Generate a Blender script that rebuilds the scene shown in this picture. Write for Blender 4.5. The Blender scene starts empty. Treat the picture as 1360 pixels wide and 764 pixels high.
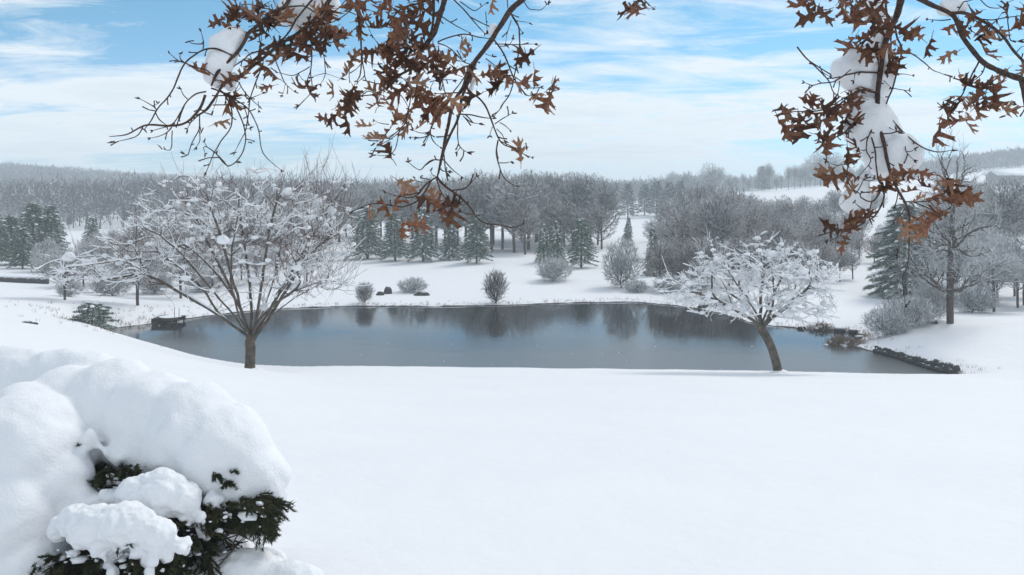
import bpy, bmesh, math, random
import numpy as np
from mathutils import Vector, Matrix, Euler
R = math.radians
scene = bpy.context.scene
C = scene.collection
rng = np.random.default_rng(7)
random.seed(7)

# ------------------------------------------------------------------ camera, world, sun, exposure
CZ = 8.0            # eye height above the pond's surface (z = 0)
FP, HX, HY = 1100.0, 680.0, 255.0   # focal length and horizon point, in photograph pixels
cd = bpy.data.cameras.new('camera')
cam = bpy.data.objects.new('camera', cd); C.objects.link(cam)
cam.location = (0, 0, CZ); cam.rotation_euler = (R(90), 0, 0)
cd.lens = 36 * FP / 1360; cd.sensor_width = 36; cd.shift_y = -(382 - HY) / 1360
cd.clip_start = 0.05; cd.clip_end = 6000
scene.camera = cam

SUN_EL, SUN_AZ = R(46), R(42)      # azimuth clockwise from +Y: from the right and a little ahead
w = bpy.data.worlds.new('World'); scene.world = w; w.use_nodes = True
nt = w.node_tree; N = nt.nodes; L = nt.links
for n in list(N): N.remove(n)
def wn(t, **k):
    n = N.new(t)
    for a, b in k.items(): setattr(n, a, b)
    return n
out = wn('ShaderNodeOutputWorld'); bg = wn('ShaderNodeBackground'); bg.inputs[1].default_value = 0.1
sky = wn('ShaderNodeTexSky', sky_type='NISHITA', sun_disc=False, sun_elevation=SUN_EL, sun_rotation=SUN_AZ,
         altitude=200, air_density=1.0, dust_density=0.2, ozone_density=1.6)
tc = wn('ShaderNodeTexCoord'); sp = wn('ShaderNodeSeparateXYZ'); L.new(tc.outputs['Generated'], sp.inputs[0])
def wm(op, a, b=None, c=None):
    n = wn('ShaderNodeMath', operation=op)
    for i, v in enumerate((a, b, c)):
        if v is None: continue
        if isinstance(v, (int, float)): n.inputs[i].default_value = v
        else: L.new(v, n.inputs[i])
    return n.outputs[0]
zz = wm('ADD', wm('MAXIMUM', sp.outputs[2], 0.0), 0.10)
cb = wn('ShaderNodeCombineXYZ'); L.new(wm('DIVIDE', sp.outputs[0], zz), cb.inputs[0]); L.new(wm('DIVIDE', sp.outputs[1], zz), cb.inputs[1])
def cloud(scale, loc, stretch, detail, rough, dist):
    mp = wn('ShaderNodeMapping'); L.new(cb.outputs[0], mp.inputs[0]); mp.inputs['Location'].default_value = loc
    mp.inputs['Scale'].default_value = stretch
    no = wn('ShaderNodeTexNoise'); L.new(mp.outputs[0], no.inputs[0])
    no.inputs['Scale'].default_value = scale; no.inputs['Detail'].default_value = detail
    no.inputs['Roughness'].default_value = rough; no.inputs['Distortion'].default_value = dist
    return no.outputs[0]
n1 = cloud(0.55, (20.5, 1.1, 0), (0.75, 1.0, 1), 9, 0.58, 0.35)
n2 = cloud(2.1, (8.0, 5.0, 2), (0.55, 1.0, 1), 10, 0.66, 0.9)
cm = wm('ADD', wm('MULTIPLY', n1, 0.6), wm('MULTIPLY', n2, 0.4))
ramp = wn('ShaderNodeValToRGB'); L.new(cm, ramp.inputs[0])
ramp.color_ramp.elements[0].position = 0.425; ramp.color_ramp.elements[0].color = (0, 0, 0, 1)
ramp.color_ramp.elements[1].position = 0.53; ramp.color_ramp.elements[1].color = (1, 1, 1, 1)
tint = wn('ShaderNodeMix', data_type='RGBA', blend_type='MULTIPLY'); tint.inputs[0].default_value = 1
L.new(sky.outputs[0], tint.inputs[6])
tel = wn('ShaderNodeMapRange'); L.new(sp.outputs[2], tel.inputs[0]); tel.inputs[1].default_value = 0.0; tel.inputs[2].default_value = 0.2
tmx = wn('ShaderNodeMix', data_type='RGBA'); L.new(tel.outputs[0], tmx.inputs[0]); tmx.inputs[6].default_value = (0.66, 0.93, 1.42, 1); tmx.inputs[7].default_value = (0.55, 1.0, 1.12, 1)
L.new(tmx.outputs[2], tint.inputs[7])
mixc = wn('ShaderNodeMix', data_type='RGBA'); L.new(wm('MULTIPLY', ramp.outputs[0], 0.93), mixc.inputs[0])
L.new(tint.outputs[2], mixc.inputs[6]); cs = wn('ShaderNodeMapRange'); L.new(cm, cs.inputs[0]); cs.inputs[1].default_value = 0.48; cs.inputs[2].default_value = 0.66
cc = wn('ShaderNodeMix', data_type='RGBA'); L.new(cs.outputs[0], cc.inputs[0]); cc.inputs[6].default_value = (9.3, 9.8, 10.1, 1); cc.inputs[7].default_value = (7.2, 8.0, 8.7, 1)
L.new(cc.outputs[2], mixc.inputs[7])
L.new(mixc.outputs[2], bg.inputs[0]); L.new(bg.outputs[0], out.inputs[0])
sd = bpy.data.lights.new('sun', 'SUN'); sd.energy = 1.8; sd.angle = R(20); sd.color = (1.0, 0.93, 0.85)
so = bpy.data.objects.new('sun', sd); C.objects.link(so)
sdir = Vector((math.sin(SUN_AZ) * math.cos(SUN_EL), math.cos(SUN_AZ) * math.cos(SUN_EL), math.sin(SUN_EL)))
so.rotation_euler = (-sdir).to_track_quat('-Z', 'Y').to_euler(); so.location = (20, -20, 40)
vs = scene.view_settings
vs.view_transform = 'Standard'; vs.look = 'None'; vs.exposure = 0.08; vs.gamma = 1; vs.use_curve_mapping = False
scene.cycles.max_bounces = 6; scene.cycles.volume_bounces = 2; scene.cycles.transparent_max_bounces = 4

# ------------------------------------------------------------------ materials
def mat(name, col, rough=0.8, var=None, scale=5.0, bump=0.0, bscale=20.0, snow=None, spec=0.3, snow_noise=3.0, trans=0.0, objvar=0.0):
    """col mixed with var by noise; snow=(lo,hi): settled snow where the surface faces up"""
    m = bpy.data.materials.new(name); m.use_nodes = True
    nt = m.node_tree; N = nt.nodes; L = nt.links; p = N['Principled BSDF']
    p.inputs['Roughness'].default_value = rough; p.inputs['Specular IOR Level'].default_value = spec
    c = None
    tc = N.new('ShaderNodeTexCoord')
    if var:
        no = N.new('ShaderNodeTexNoise'); no.inputs['Scale'].default_value = scale; no.inputs['Detail'].default_value = 6
        L.new(tc.outputs['Object'], no.inputs[0])
        mx = N.new('ShaderNodeMix'); mx.data_type = 'RGBA'
        rp = N.new('ShaderNodeMapRange'); rp.inputs[1].default_value = 0.35; rp.inputs[2].default_value = 0.65
        L.new(no.outputs[0], rp.inputs[0]); L.new(rp.outputs[0], mx.inputs[0])
        mx.inputs[6].default_value = (*col, 1); mx.inputs[7].default_value = (*var, 1); c = mx.outputs[2]
    if objvar:
        oi = N.new('ShaderNodeObjectInfo'); hs = N.new('ShaderNodeHueSaturation')
        r2 = N.new('ShaderNodeMapRange'); r2.inputs[3].default_value = 1 - objvar; r2.inputs[4].default_value = 1 + objvar
        L.new(oi.outputs['Random'], r2.inputs[0]); L.new(r2.outputs[0], hs.inputs['Value'])
        if c is None: hs.inputs['Color'].default_value = (*col, 1)
        else: L.new(c, hs.inputs['Color'])
        c = hs.outputs[0]
    if snow:
        g = N.new('ShaderNodeNewGeometry'); s = N.new('ShaderNodeSeparateXYZ'); L.new(g.outputs['Normal'], s.inputs[0])
        n2 = N.new('ShaderNodeTexNoise'); n2.inputs['Scale'].default_value = snow_noise; n2.inputs['Detail'].default_value = 3
        L.new(g.outputs['Position'], n2.inputs[0])
        a = N.new('ShaderNodeMath'); a.operation = 'MULTIPLY_ADD'; L.new(n2.outputs[0], a.inputs[0]); a.inputs[1].default_value = 1.2; 
        L.new(s.outputs[2], a.inputs[2])
        rp = N.new('ShaderNodeMapRange'); rp.inputs[1].default_value = snow[0] + 0.6; rp.inputs[2].default_value = snow[1] + 0.6
        L.new(a.outputs[0], rp.inputs[0])
        mx = N.new('ShaderNodeMix'); mx.data_type = 'RGBA'; L.new(rp.outputs[0], mx.inputs[0])
        if c is None: mx.inputs[6].default_value = (*col, 1)
        else: L.new(c, mx.inputs[6])
        mx.inputs[7].default_value = (0.82, 0.84, 0.86, 1); c = mx.outputs[2]
    if c is None: p.inputs['Base Color'].default_value = (*col, 1)
    else: L.new(c, p.inputs['Base Color'])
    if bump:
        nb = N.new('ShaderNodeTexNoise'); nb.inputs['Scale'].default_value = bscale; nb.inputs['Detail'].default_value = 6
        L.new(tc.outputs['Object'], nb.inputs[0])
        b = N.new('ShaderNodeBump'); b.inputs['Strength'].default_value = bump; b.inputs['Distance'].default_value = 0.02
        L.new(nb.outputs[0], b.inputs['Height']); L.new(b.outputs[0], p.inputs['Normal'])
    if trans:
        tr = N.new('ShaderNodeBsdfTranslucent'); ms = N.new('ShaderNodeMixShader'); ms.inputs[0].default_value = trans
        if c is None: tr.inputs[0].default_value = (*col, 1)
        else: L.new(c, tr.inputs[0])
        L.new(p.outputs[0], ms.inputs[1]); L.new(tr.outputs[0], ms.inputs[2]); L.new(ms.outputs[0], N['Material Output'].inputs[0])
    return m
M = {}
M['snow'] = mat('snow', (0.86, 0.865, 0.88), 0.7, var=(0.83, 0.84, 0.86), scale=1.5, bump=0.25, bscale=14, spec=0.25)
M['snow_soft'] = mat('snow_soft', (0.84, 0.85, 0.865), 0.75, bump=0.35, bscale=60, spec=0.2)
M['snow_lump'] = mat('snow_lump', (0.85, 0.86, 0.875), 0.75, bump=0.3, bscale=30, spec=0.2)
M['bark'] = mat('bark', (0.10, 0.06, 0.045), 0.9, var=(0.17, 0.10, 0.075), scale=14, bump=0.6, bscale=40)
M['bark_mossy'] = mat('bark_mossy', (0.045, 0.045, 0.032), 0.9, var=(0.15, 0.11, 0.085), scale=5, bump=1.0, bscale=22)
M['bark_dark'] = mat('bark_dark', (0.055, 0.045, 0.04), 0.9, var=(0.11, 0.085, 0.07), scale=8, bump=0.5, bscale=30)
M['oak_bark'] = mat('oak_bark', (0.045, 0.028, 0.025), 0.85, var=(0.12, 0.075, 0.055), scale=45, bump=0.7, bscale=160)
M['twig_grey'] = mat('twig_grey', (0.12, 0.105, 0.10), 0.9, snow=(-0.05, 0.5), snow_noise=1.2, objvar=0.25)
M['twig_brown'] = mat('twig_brown', (0.15, 0.115, 0.105), 0.9, snow=(0.1, 0.65), snow_noise=1.2, objvar=0.25)
M['twig_frost'] = mat('twig_frost', (0.13, 0.12, 0.12), 0.9, snow=(-0.35, 0.35), snow_noise=2.0, objvar=0.15)
M['twig_far'] = mat('twig_far', (0.15, 0.135, 0.14), 0.9, snow=(0.3, 1.1), snow_noise=0.05)
M['needle'] = mat('needle', (0.030, 0.080, 0.040), 0.7, var=(0.055, 0.115, 0.05), scale=2.0, snow=(0.45, 1.0), snow_noise=2.5, objvar=0.15, trans=0.15)
M['needle_grey'] = mat('needle_grey', (0.045, 0.07, 0.055), 0.7, snow=(0.6, 1.1), snow_noise=2.0, objvar=0.15)
M['juniper'] = mat('juniper', (0.028, 0.042, 0.018), 0.8, var=(0.075, 0.075, 0.03), scale=7)
M['juniper_wood'] = mat('juniper_wood', (0.05, 0.04, 0.035), 0.9, var=(0.10, 0.08, 0.07), scale=20)
M['leaf_brown'] = mat('leaf_brown', (0.10, 0.038, 0.024), 0.7, var=(0.20, 0.10, 0.055), scale=7, trans=0.25, objvar=0.6)
M['leaf_tan'] = mat('leaf_tan', (0.34, 0.20, 0.12), 0.7, var=(0.22, 0.11, 0.065), scale=12, trans=0.25, objvar=0.15)
M['stone'] = mat('stone', (0.035, 0.035, 0.033), 0.85, var=(0.09, 0.085, 0.08), scale=6, bump=0.6, bscale=12, snow=(0.75, 1.05), snow_noise=3)
M['old_wood'] = mat('old_wood', (0.035, 0.028, 0.025), 0.85, var=(0.07, 0.055, 0.045), scale=8, bump=0.4, bscale=30)
M['reed'] = mat('reed', (0.30, 0.22, 0.15), 0.8, var=(0.16, 0.12, 0.09), scale=8, snow=(0.5, 1.0))
M['barn_wall'] = mat('barn_wall', (0.22, 0.20, 0.19), 0.8, var=(0.16, 0.15, 0.14), scale=1)
M['dark_glass'] = mat('dark_glass', (0.02, 0.022, 0.025), 0.2)

# ground: snow, with bare mud and stones in the few centimetres above the waterline
gm = mat('ground_snow', (0.84, 0.87, 0.91), 0.7, spec=0.25)
def tune_ground(m):
    nt = m.node_tree; N = nt.nodes; L = nt.links; p = N['Principled BSDF']
    g = N.new('ShaderNodeNewGeometry'); s = N.new('ShaderNodeSeparateXYZ'); L.new(g.outputs['Position'], s.inputs[0])
    no = N.new('ShaderNodeTexNoise'); no.inputs['Scale'].default_value = 0.7; no.inputs['Detail'].default_value = 6; L.new(g.outputs['Position'], no.inputs[0])
    a = N.new('ShaderNodeMath'); a.operation = 'MULTIPLY_ADD'; L.new(no.outputs[0], a.inputs[0]); a.inputs[1].default_value = -0.16; L.new(s.outputs[2], a.inputs[2])
    rp = N.new('ShaderNodeMapRange'); L.new(a.outputs[0], rp.inputs[0]); rp.inputs[1].default_value = -0.05; rp.inputs[2].default_value = -0.035
    mx = N.new('ShaderNodeMix'); mx.data_type = 'RGBA'; L.new(rp.outputs[0], mx.inputs[0])
    mx.inputs[6].default_value = (0.05, 0.045, 0.04, 1)
    c2 = N.new('ShaderNodeMix'); c2.data_type = 'RGBA'; n2 = N.new('ShaderNodeTexNoise'); n2.inputs['Scale'].default_value = 0.35; n2.inputs['Detail'].default_value = 5
    L.new(g.outputs['Position'], n2.inputs[0]); L.new(n2.outputs[0], c2.inputs[0])
    c2.inputs[6].default_value = (0.86, 0.855, 0.86, 1); c2.inputs[7].default_value = (0.81, 0.812, 0.825, 1)
    L.new(c2.outputs[2], mx.inputs[7]); L.new(mx.outputs[2], p.inputs['Base Color'])
    hs = []
    for sc_, k in ((1.6, 0.05), (9.0, 0.008), (70.0, 0.0016)):
        nn = N.new('ShaderNodeTexNoise'); nn.inputs['Scale'].default_value = sc_; nn.inputs['Detail'].default_value = 4; L.new(g.outputs['Position'], nn.inputs[0])
        q = N.new('ShaderNodeMath'); q.operation = 'MULTIPLY'; L.new(nn.outputs[0], q.inputs[0]); q.inputs[1].default_value = k; hs.append(q.outputs[0])
    ad = N.new('ShaderNodeMath'); L.new(hs[0], ad.inputs[0]); L.new(hs[1], ad.inputs[1])
    ad2 = N.new('ShaderNodeMath'); L.new(ad.outputs[0], ad2.inputs[0]); L.new(hs[2], ad2.inputs[1])
    b = N.new('ShaderNodeBump'); b.inputs['Strength'].default_value = 0.7; b.inputs['Distance'].default_value = 1.0
    L.new(ad2.outputs[0], b.inputs['Height']); L.new(b.outputs[0], p.inputs['Normal'])
tune_ground(gm); M['ground'] = gm

def water_material():
    m = bpy.data.materials.new('pond_water'); m.use_nodes = True
    nt = m.node_tree; N = nt.nodes; L = nt.links; p = N['Principled BSDF']
    p.inputs['IOR'].default_value = 1.333; p.inputs['Specular IOR Level'].default_value = 0.5
    g = N.new('ShaderNodeNewGeometry'); s = N.new('ShaderNodeSeparateXYZ'); L.new(g.outputs['Position'], s.inputs[0])
    no = N.new('ShaderNodeTexNoise'); no.inputs['Scale'].default_value = 0.16; no.inputs['Detail'].default_value = 7; L.new(g.outputs['Position'], no.inputs[0])
    # thin grey slush skin towards the near bank: edge runs across the pond
    e = N.new('ShaderNodeMath'); e.operation = 'MULTIPLY_ADD'; L.new(s.outputs[0], e.inputs[0]); e.inputs[1].default_value = 0.10; L.new(s.outputs[1], e.inputs[2])
    e2 = N.new('ShaderNodeMath'); e2.operation = 'MULTIPLY_ADD'; L.new(no.outputs[0], e2.inputs[0]); e2.inputs[1].default_value = 6.0; L.new(e.outputs[0], e2.inputs[2])
    rp = N.new('ShaderNodeMapRange'); L.new(e2.outputs[0], rp.inputs[0]); rp.inputs[1].default_value = 49.0; rp.inputs[2].default_value = 44.5
    mx = N.new('ShaderNodeMix'); mx.data_type = 'RGBA'; L.new(rp.outputs[0], mx.inputs[0])
    mx.inputs[6].default_value = (0.03, 0.032, 0.033, 1); mx.inputs[7].default_value = (0.125, 0.135, 0.138, 1)
    L.new(mx.outputs[2], p.inputs['Base Color'])
    r2 = N.new('ShaderNodeMapRange'); L.new(rp.outputs[0], r2.inputs[0]); r2.inputs[3].default_value = 0.06; r2.inputs[4].default_value = 0.24
    L.new(r2.outputs[0], p.inputs['Roughness'])
    mp = N.new('ShaderNodeMapping'); L.new(g.outputs['Position'], mp.inputs[0]); mp.inputs['Scale'].default_value = (2.2, 1.2, 1)
    nb = N.new('ShaderNodeTexNoise'); nb.inputs['Scale'].default_value = 1.3; nb.inputs['Detail'].default_value = 5; L.new(mp.outputs[0], nb.inputs[0])
    b = N.new('ShaderNodeBump'); b.inputs['Strength'].default_value = 0.2; b.inputs['Distance'].default_value = 0.02
    L.new(nb.outputs[0], b.inputs['Height']); L.new(b.outputs[0], p.inputs['Normal'])
    return m
M['water'] = water_material()

# ------------------------------------------------------------------ object helpers
def mesh(name, V, F, material, smooth=False):
    me = bpy.data.meshes.new(name)
    V = np.asarray(V, dtype=np.float32)
    if isinstance(F, np.ndarray):
        k = F.shape[1]; nf = len(F)
        me.vertices.add(len(V)); me.vertices.foreach_set('co', V.ravel())
        me.loops.add(nf * k); me.loops.foreach_set('vertex_index', F.astype(np.int32).ravel())
        me.polygons.add(nf); me.polygons.foreach_set('loop_start', np.arange(0, nf * k, k, dtype=np.int32))
        me.update(calc_edges=True)
    else:
        me.from_pydata([tuple(map(float, v)) for v in V], [], F)
    me.materials.append(material)
    if smooth: me.polygons.foreach_set('use_smooth', np.ones(len(me.polygons), dtype=bool))
    me.validate()
    return me
def obj(name, me, parent=None, loc=None):
    o = bpy.data.objects.new(name, me); C.objects.link(o)
    if parent: o.parent = parent
    if loc is not None: o.location = loc
    return o
def tag(o, label=None, cat=None, group=None, kind=None):
    if label: o['label'] = label
    if cat: o['category'] = cat
    if group: o['group'] = group
    if kind: o['kind'] = kind
    return o
def empty(name, loc, label, cat, group=None):
    o = bpy.data.objects.new(name, None); C.objects.link(o); o.location = loc
    o.empty_display_size = 0.2
    return tag(o, label, cat, group)
def at(px, py, d):
    return np.array([(px - HX) / FP * d, d, CZ - (py - HY) / FP * d])
class Geo:
    """collects triangles and quads as triangles"""
    def __init__(s): s.V = []; s.F = []; s.n = 0
    def add(s, V, F):
        V = np.asarray(V, float); F = np.asarray(F, int)
        if F.shape[1] == 4: F = np.concatenate([F[:, [0, 1, 2]], F[:, [0, 2, 3]]])
        s.V.append(V); s.F.append(F + s.n); s.n += len(V)
    def mesh(s, name, material, smooth=False, off=(0, 0, 0)):
        return mesh(name, np.concatenate(s.V) - np.asarray(off), np.concatenate(s.F), material, smooth)
    def tube(s, P, rad, n=5, cap=True):
        P = np.asarray(P, float); rad = np.asarray(rad, float); m = len(P)
        T = np.gradient(P, axis=0); T /= np.linalg.norm(T, axis=1)[:, None] + 1e-9
        ref = np.eye(3)[int(np.argmin(np.abs(T).max(0)))]
        A = np.cross(T, ref); A /= np.linalg.norm(A, axis=1)[:, None] + 1e-9
        B = np.cross(T, A)
        a = np.arange(n) / n * 2 * np.pi
        V = P[:, None, :] + rad[:, None, None] * (np.cos(a)[None, :, None] * A[:, None, :] + np.sin(a)[None, :, None] * B[:, None, :])
        V = V.reshape(-1, 3)
        i = np.arange(m - 1)[:, None] * n; j = np.arange(n)[None, :]; j2 = (j + 1) % n
        F = np.stack([i + j, i + n + j, i + n + j2, i + j2], -1).reshape(-1, 4)
        s.add(V, F)
        if cap and n > 3:
            c = len(V)
            s.add(np.array([P[0], *V[:n]]), np.array([[0, 1 + (k + 1) % n, 1 + k] for k in range(n)]))
            s.add(np.array([P[-1], *V[-n:]]), np.array([[0, 1 + k, 1 + (k + 1) % n] for k in range(n)]))
    def box(s, c, size, rz=0.0):
        c = np.asarray(c, float); h = np.asarray(size, float) / 2
        V = np.array([[x, y, z] for x in (-1, 1) for y in (-1, 1) for z in (-1, 1)]) * h
        ca, sa = math.cos(rz), math.sin(rz)
        V = np.stack([V[:, 0] * ca - V[:, 1] * sa, V[:, 0] * sa + V[:, 1] * ca, V[:, 2]], 1) + c
        s.add(V, np.array([[0, 1, 3, 2], [4, 6, 7, 5], [0, 4, 5, 1], [2, 3, 7, 6], [0, 2, 6, 4], [1, 5, 7, 3]]))
def ico(sub):
    bm = bmesh.new(); bmesh.ops.create_icosphere(bm, subdivisions=sub, radius=1)
    V = np.array([v.co[:] for v in bm.verts]); F = np.array([[v.index for v in f.verts] for f in bm.faces]); bm.free()
    return V, F
ICO1, ICO2, ICO3 = ico(1), ico(2), ico(3)
def noise3(P, s, seed=0.0):
    """cheap smooth noise, -1..1"""
    x, y, z = P[..., 0] * s + seed, P[..., 1] * s + seed * 1.7, P[..., 2] * s - seed
    return (np.sin(x * 1.7 + 1.3 * np.sin(y * 1.1 + z)) + np.sin(y * 2.3 + 1.1 * np.sin(z * 1.7 - x)) + np.sin(z * 1.9 + 1.2 * np.sin(x * 1.4 + y * .7))) / 3
def blob(g, c, size, src=ICO2, lump=0.18, seed=None, freq=2.2):
    V, F = src; sd_ = rng.uniform(0, 50) if seed is None else seed
    k = 1 + lump * noise3(V, freq, sd_)
    g.add(V * k[:, None] * np.asarray(size) + np.asarray(c), F)

# ------------------------------------------------------------------ terrain
POND = np.array([(-13.5, 36.9), (-8, 35.3), (0, 34.9), (10, 34.9), (16, 34.9), (19.3, 35.4), (19.5, 36.3), (18.9, 38.6), (18.1, 41.3), (17.6, 42.6),
                 (18.6, 44.4), (19.7, 46.2), (18.9, 47.5), (16.7, 48.6), (14.8, 50.0), (13.8, 54.5), (11.6, 58.2), (8.7, 60.2), (4.3, 59.7), (0, 58.5), (-4.2, 57.9),
                 (-11.8, 57.9), (-15.5, 56.9), (-17.9, 55.4), (-20.6, 52.0), (-21.9, 50.2), (-24.2, 47.6), (-21.5, 42.5), (-17.5, 38.9)])
def pond_sd(X, Y):
    P = np.stack([X, Y], -1); best = np.full(X.shape, 1e9); inside = np.zeros(X.shape, bool)
    n = len(POND)
    for i in range(n):
        a, b = POND[i], POND[(i + 1) % n]; ab = b - a; ap = P - a
        t = np.clip((ap @ ab) / (ab @ ab), 0, 1)
        best = np.minimum(best, np.linalg.norm(ap - t[..., None] * ab, axis=-1))
        cond = ((a[1] > Y) != (b[1] > Y)) & (X < (b[0] - a[0]) * (Y - a[1]) / (b[1] - a[1] + 1e-12) + a[0])
        inside ^= cond
    return np.where(inside, -best, best)
ctl = []
def cp(px, py, d): ctl.append(tuple(at(px, py, d)))
def cw(x, y, z): ctl.append((x, y, z))
for x in (-3.5, 0, 3.5):
    for y, z in ((0, 6.4), (3, 5.95), (6, 5.45)): cw(x * (1 + y / 3), y, z)
for x in (-6, 0, 7): cw(x, 10, 4.75)
for x in (-4, 3, 12): cw(x, 20, 3.1)
for x in (-5, 5, 14): cw(x, 28, 1.80)
for px, py, d in ((332, 493, 32), (430, 488, 33), (560, 488.5, 33.3), (700, 489.5, 33.4), (860, 492, 33.3), (1033, 495, 33), (1150, 498, 33), (1230, 499.5, 33),
                  (270, 488, 32), (230, 481, 30.5), (180, 458, 28), (140, 449, 27), (100, 441, 26), (50, 434, 25), (0, 429, 24), (-100, 420, 22),
                  (0, 402, 45), (0, 382, 62), (60, 392, 52), (100, 420, 43), (125, 428, 40.5), (-150, 390, 50), (75, 376, 68), (150, 392, 62), (200, 398, 58), (240, 392, 62),
                  (450, 396, 63), (600, 398, 62), (800, 394, 63.5), (480, 350, 90), (560, 345, 92), (640, 342, 94), (700, 335, 104), (750, 356, 84), (830, 345, 96),
                  (820, 310, 150), (830, 290, 200), (600, 322, 122), (880, 398, 61), (950, 385, 64), (1050, 395, 58), (1120, 345, 90), (1150, 362, 78), (1150, 405, 57), (1100, 425, 50),
                  (1262, 431, 44), (1350, 431, 43), (1200, 441, 43), (1165, 458, 41), (1290, 484, 37), (1360, 478, 37), (1300, 500, 33), (1400, 505, 29), (1320, 416, 50), (1340, 375, 70),
                  (1000, 257, 300), (1100, 245, 330), (950, 290, 200), (1060, 292, 180), (1340, 243, 300), (1340, 222, 430), (60, 263, 380), (-60, 258, 380), (110, 268, 360),
                  (0, 233, 600), (-200, 226, 600), (200, 247, 600), (450, 264, 600), (620, 268, 500), (900, 262, 470), (1150, 250, 560), (1320, 226, 600), (1600, 216, 600),
                  (300, 278, 260), (500, 285, 220)): cp(px, py, d)
for x, y, z in ((0, -12, 7.6), (-40, -10, 8), (40, -10, 7), (-40, 25, 6), (60, 20, 2.5), (60, 60, 1.5), (-60, 70, 1.5), (-80, 140, 1), (90, 140, 2), (0, -100, 14), (-150, 0, 12), (150, 0, 9),
                (0, -400, 20), (-400, 0, 20), (400, 0, 20), (400, 400, 24), (-500, 400, 20), (-120, 100, 1), (-400, -400, 20), (400, -400, 20), (0, 140, 0.6), (40, 120, 0.8),
                (0, 900, 8), (500, 800, 20), (-500, 800, 16), (900, 0, 20), (-900, 0, 20), (0, -900, 20)): cw(x, y, z)
ctl = np.array(ctl)
def warp(P):
    r = np.linalg.norm(P, axis=-1) + 1e-6
    return P * (np.log1p(r / 25.0) * 25.0 / r)[..., None]
_U = warp(ctl[:, :2])
def phi(r): return r * r * np.log(r + 1e-9)
_n = len(ctl); _K = phi(np.linalg.norm(_U[:, None] - _U[None], axis=-1)) + np.eye(_n) * 1.5
_A = np.zeros((_n + 3, _n + 3)); _A[:_n, :_n] = _K; _A[:_n, _n] = 1; _A[:_n, _n + 1:] = _U; _A[_n, :_n] = 1; _A[_n + 1:, :_n] = _U.T
_w = np.linalg.solve(_A, np.concatenate([ctl[:, 2], [0, 0, 0]]))
def base_h(X, Y):
    P = warp(np.stack([X, Y], -1)); sh = X.shape; P = P.reshape(-1, 2); out_ = np.empty(len(P))
    for i in range(0, len(P), 20000):
        q = P[i:i + 20000]
        out_[i:i + 20000] = phi(np.linalg.norm(q[:, None] - _U[None], axis=-1)) @ _w[:_n] + _w[_n] + q @ _w[_n + 1:]
    return out_.reshape(sh)
def sm(t): t = np.clip(t, 0, 1); return t * t * (3 - 2 * t)
def height(X, Y):
    X = np.asarray(X, float); Y = np.asarray(Y, float)
    h = base_h(X, Y); s = pond_sd(X, Y); r = np.hypot(X, Y)
    P = np.stack([X, Y, 0 * X], -1)
    h = h + 0.05 * noise3(P, 0.35, 3.0) * sm((r - 3) / 10) * (1 - sm((s < 3) * 1.0)) + 0.018 * noise3(P, 1.1, 9.0) + sm((r - 70) / 100) * 0.5 * noise3(P, 0.05, 5)
    near = 1 - sm((Y - 38) / 4.0)
    wdt = 2.2 - 0.9 * near
    hb = np.maximum(h, 0.16)
    edge = 0.10 + 0.05 * noise3(P, 0.9, 2.0)
    outz = edge * sm((s + 0.05) / 0.22) + (hb - edge) * sm(s / wdt)
    inz = -0.9 * sm(-s / 3.0) - 0.02
    lo = np.where(r < 260, 0.3, -3.0)
    return np.where(s > 12, np.maximum(h, lo), np.where(s >= 0, np.maximum(outz, np.where(s > 2.5, 0.2, -9)), inz))
def ground(px, d):
    x = (px - HX) / FP * d
    return np.array([x, d, float(height(np.array([x]), np.array([float(d)]))[0])])
def build_ground():
    front = np.radians(np.concatenate([np.arange(-180, -44, 4), np.arange(-44, 44, 0.25), np.arange(44, 180, 4)]))
    rings = [0.0]
    r = 0.6
    while r < 1400:
        rings.append(r)
        r += 0.25 if r < 30 else (0.22 if r < 62 else 0.22 + (r - 62) * 0.035)
    rings = np.array(rings[1:]); A_, R_ = np.meshgrid(front, rings)
    X = R_ * np.sin(A_); Y = R_ * np.cos(A_); Z = height(X, Y)
    V = np.stack([X, Y, Z], -1).reshape(-1, 3); na = len(front); nr = len(rings)
    i = np.arange(nr - 1)[:, None] * na; j = np.arange(na)[None]; j2 = (j + 1) % na
    F = np.stack([i + j, i + j2, i + na + j2, i + na + j], -1).reshape(-1, 4)
    F = np.concatenate([F[:, [0, 1, 2]], F[:, [0, 2, 3]]])
    c = len(V); V = np.concatenate([V, [[0, 0, float(height(np.array([0.]), np.array([0.]))[0])]]])
    F = np.concatenate([F, np.stack([np.full(na, c), (np.arange(na) + 1) % na, np.arange(na)], 1)])
    F = F[:, ::-1]
    return tag(obj('ground', mesh('ground', V, F, M['ground'], True)), kind='structure')
g_ob = build_ground()
pc = POND.mean(0)
pv = [(*(pc + (p - pc) * 1.06), 0.0) for p in POND]
me = bpy.data.meshes.new('pond'); me.from_pydata(pv, [], [list(range(len(pv)))]); me.materials.append(M['water'])
pond = tag(obj('pond', me), kind='structure')

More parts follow.
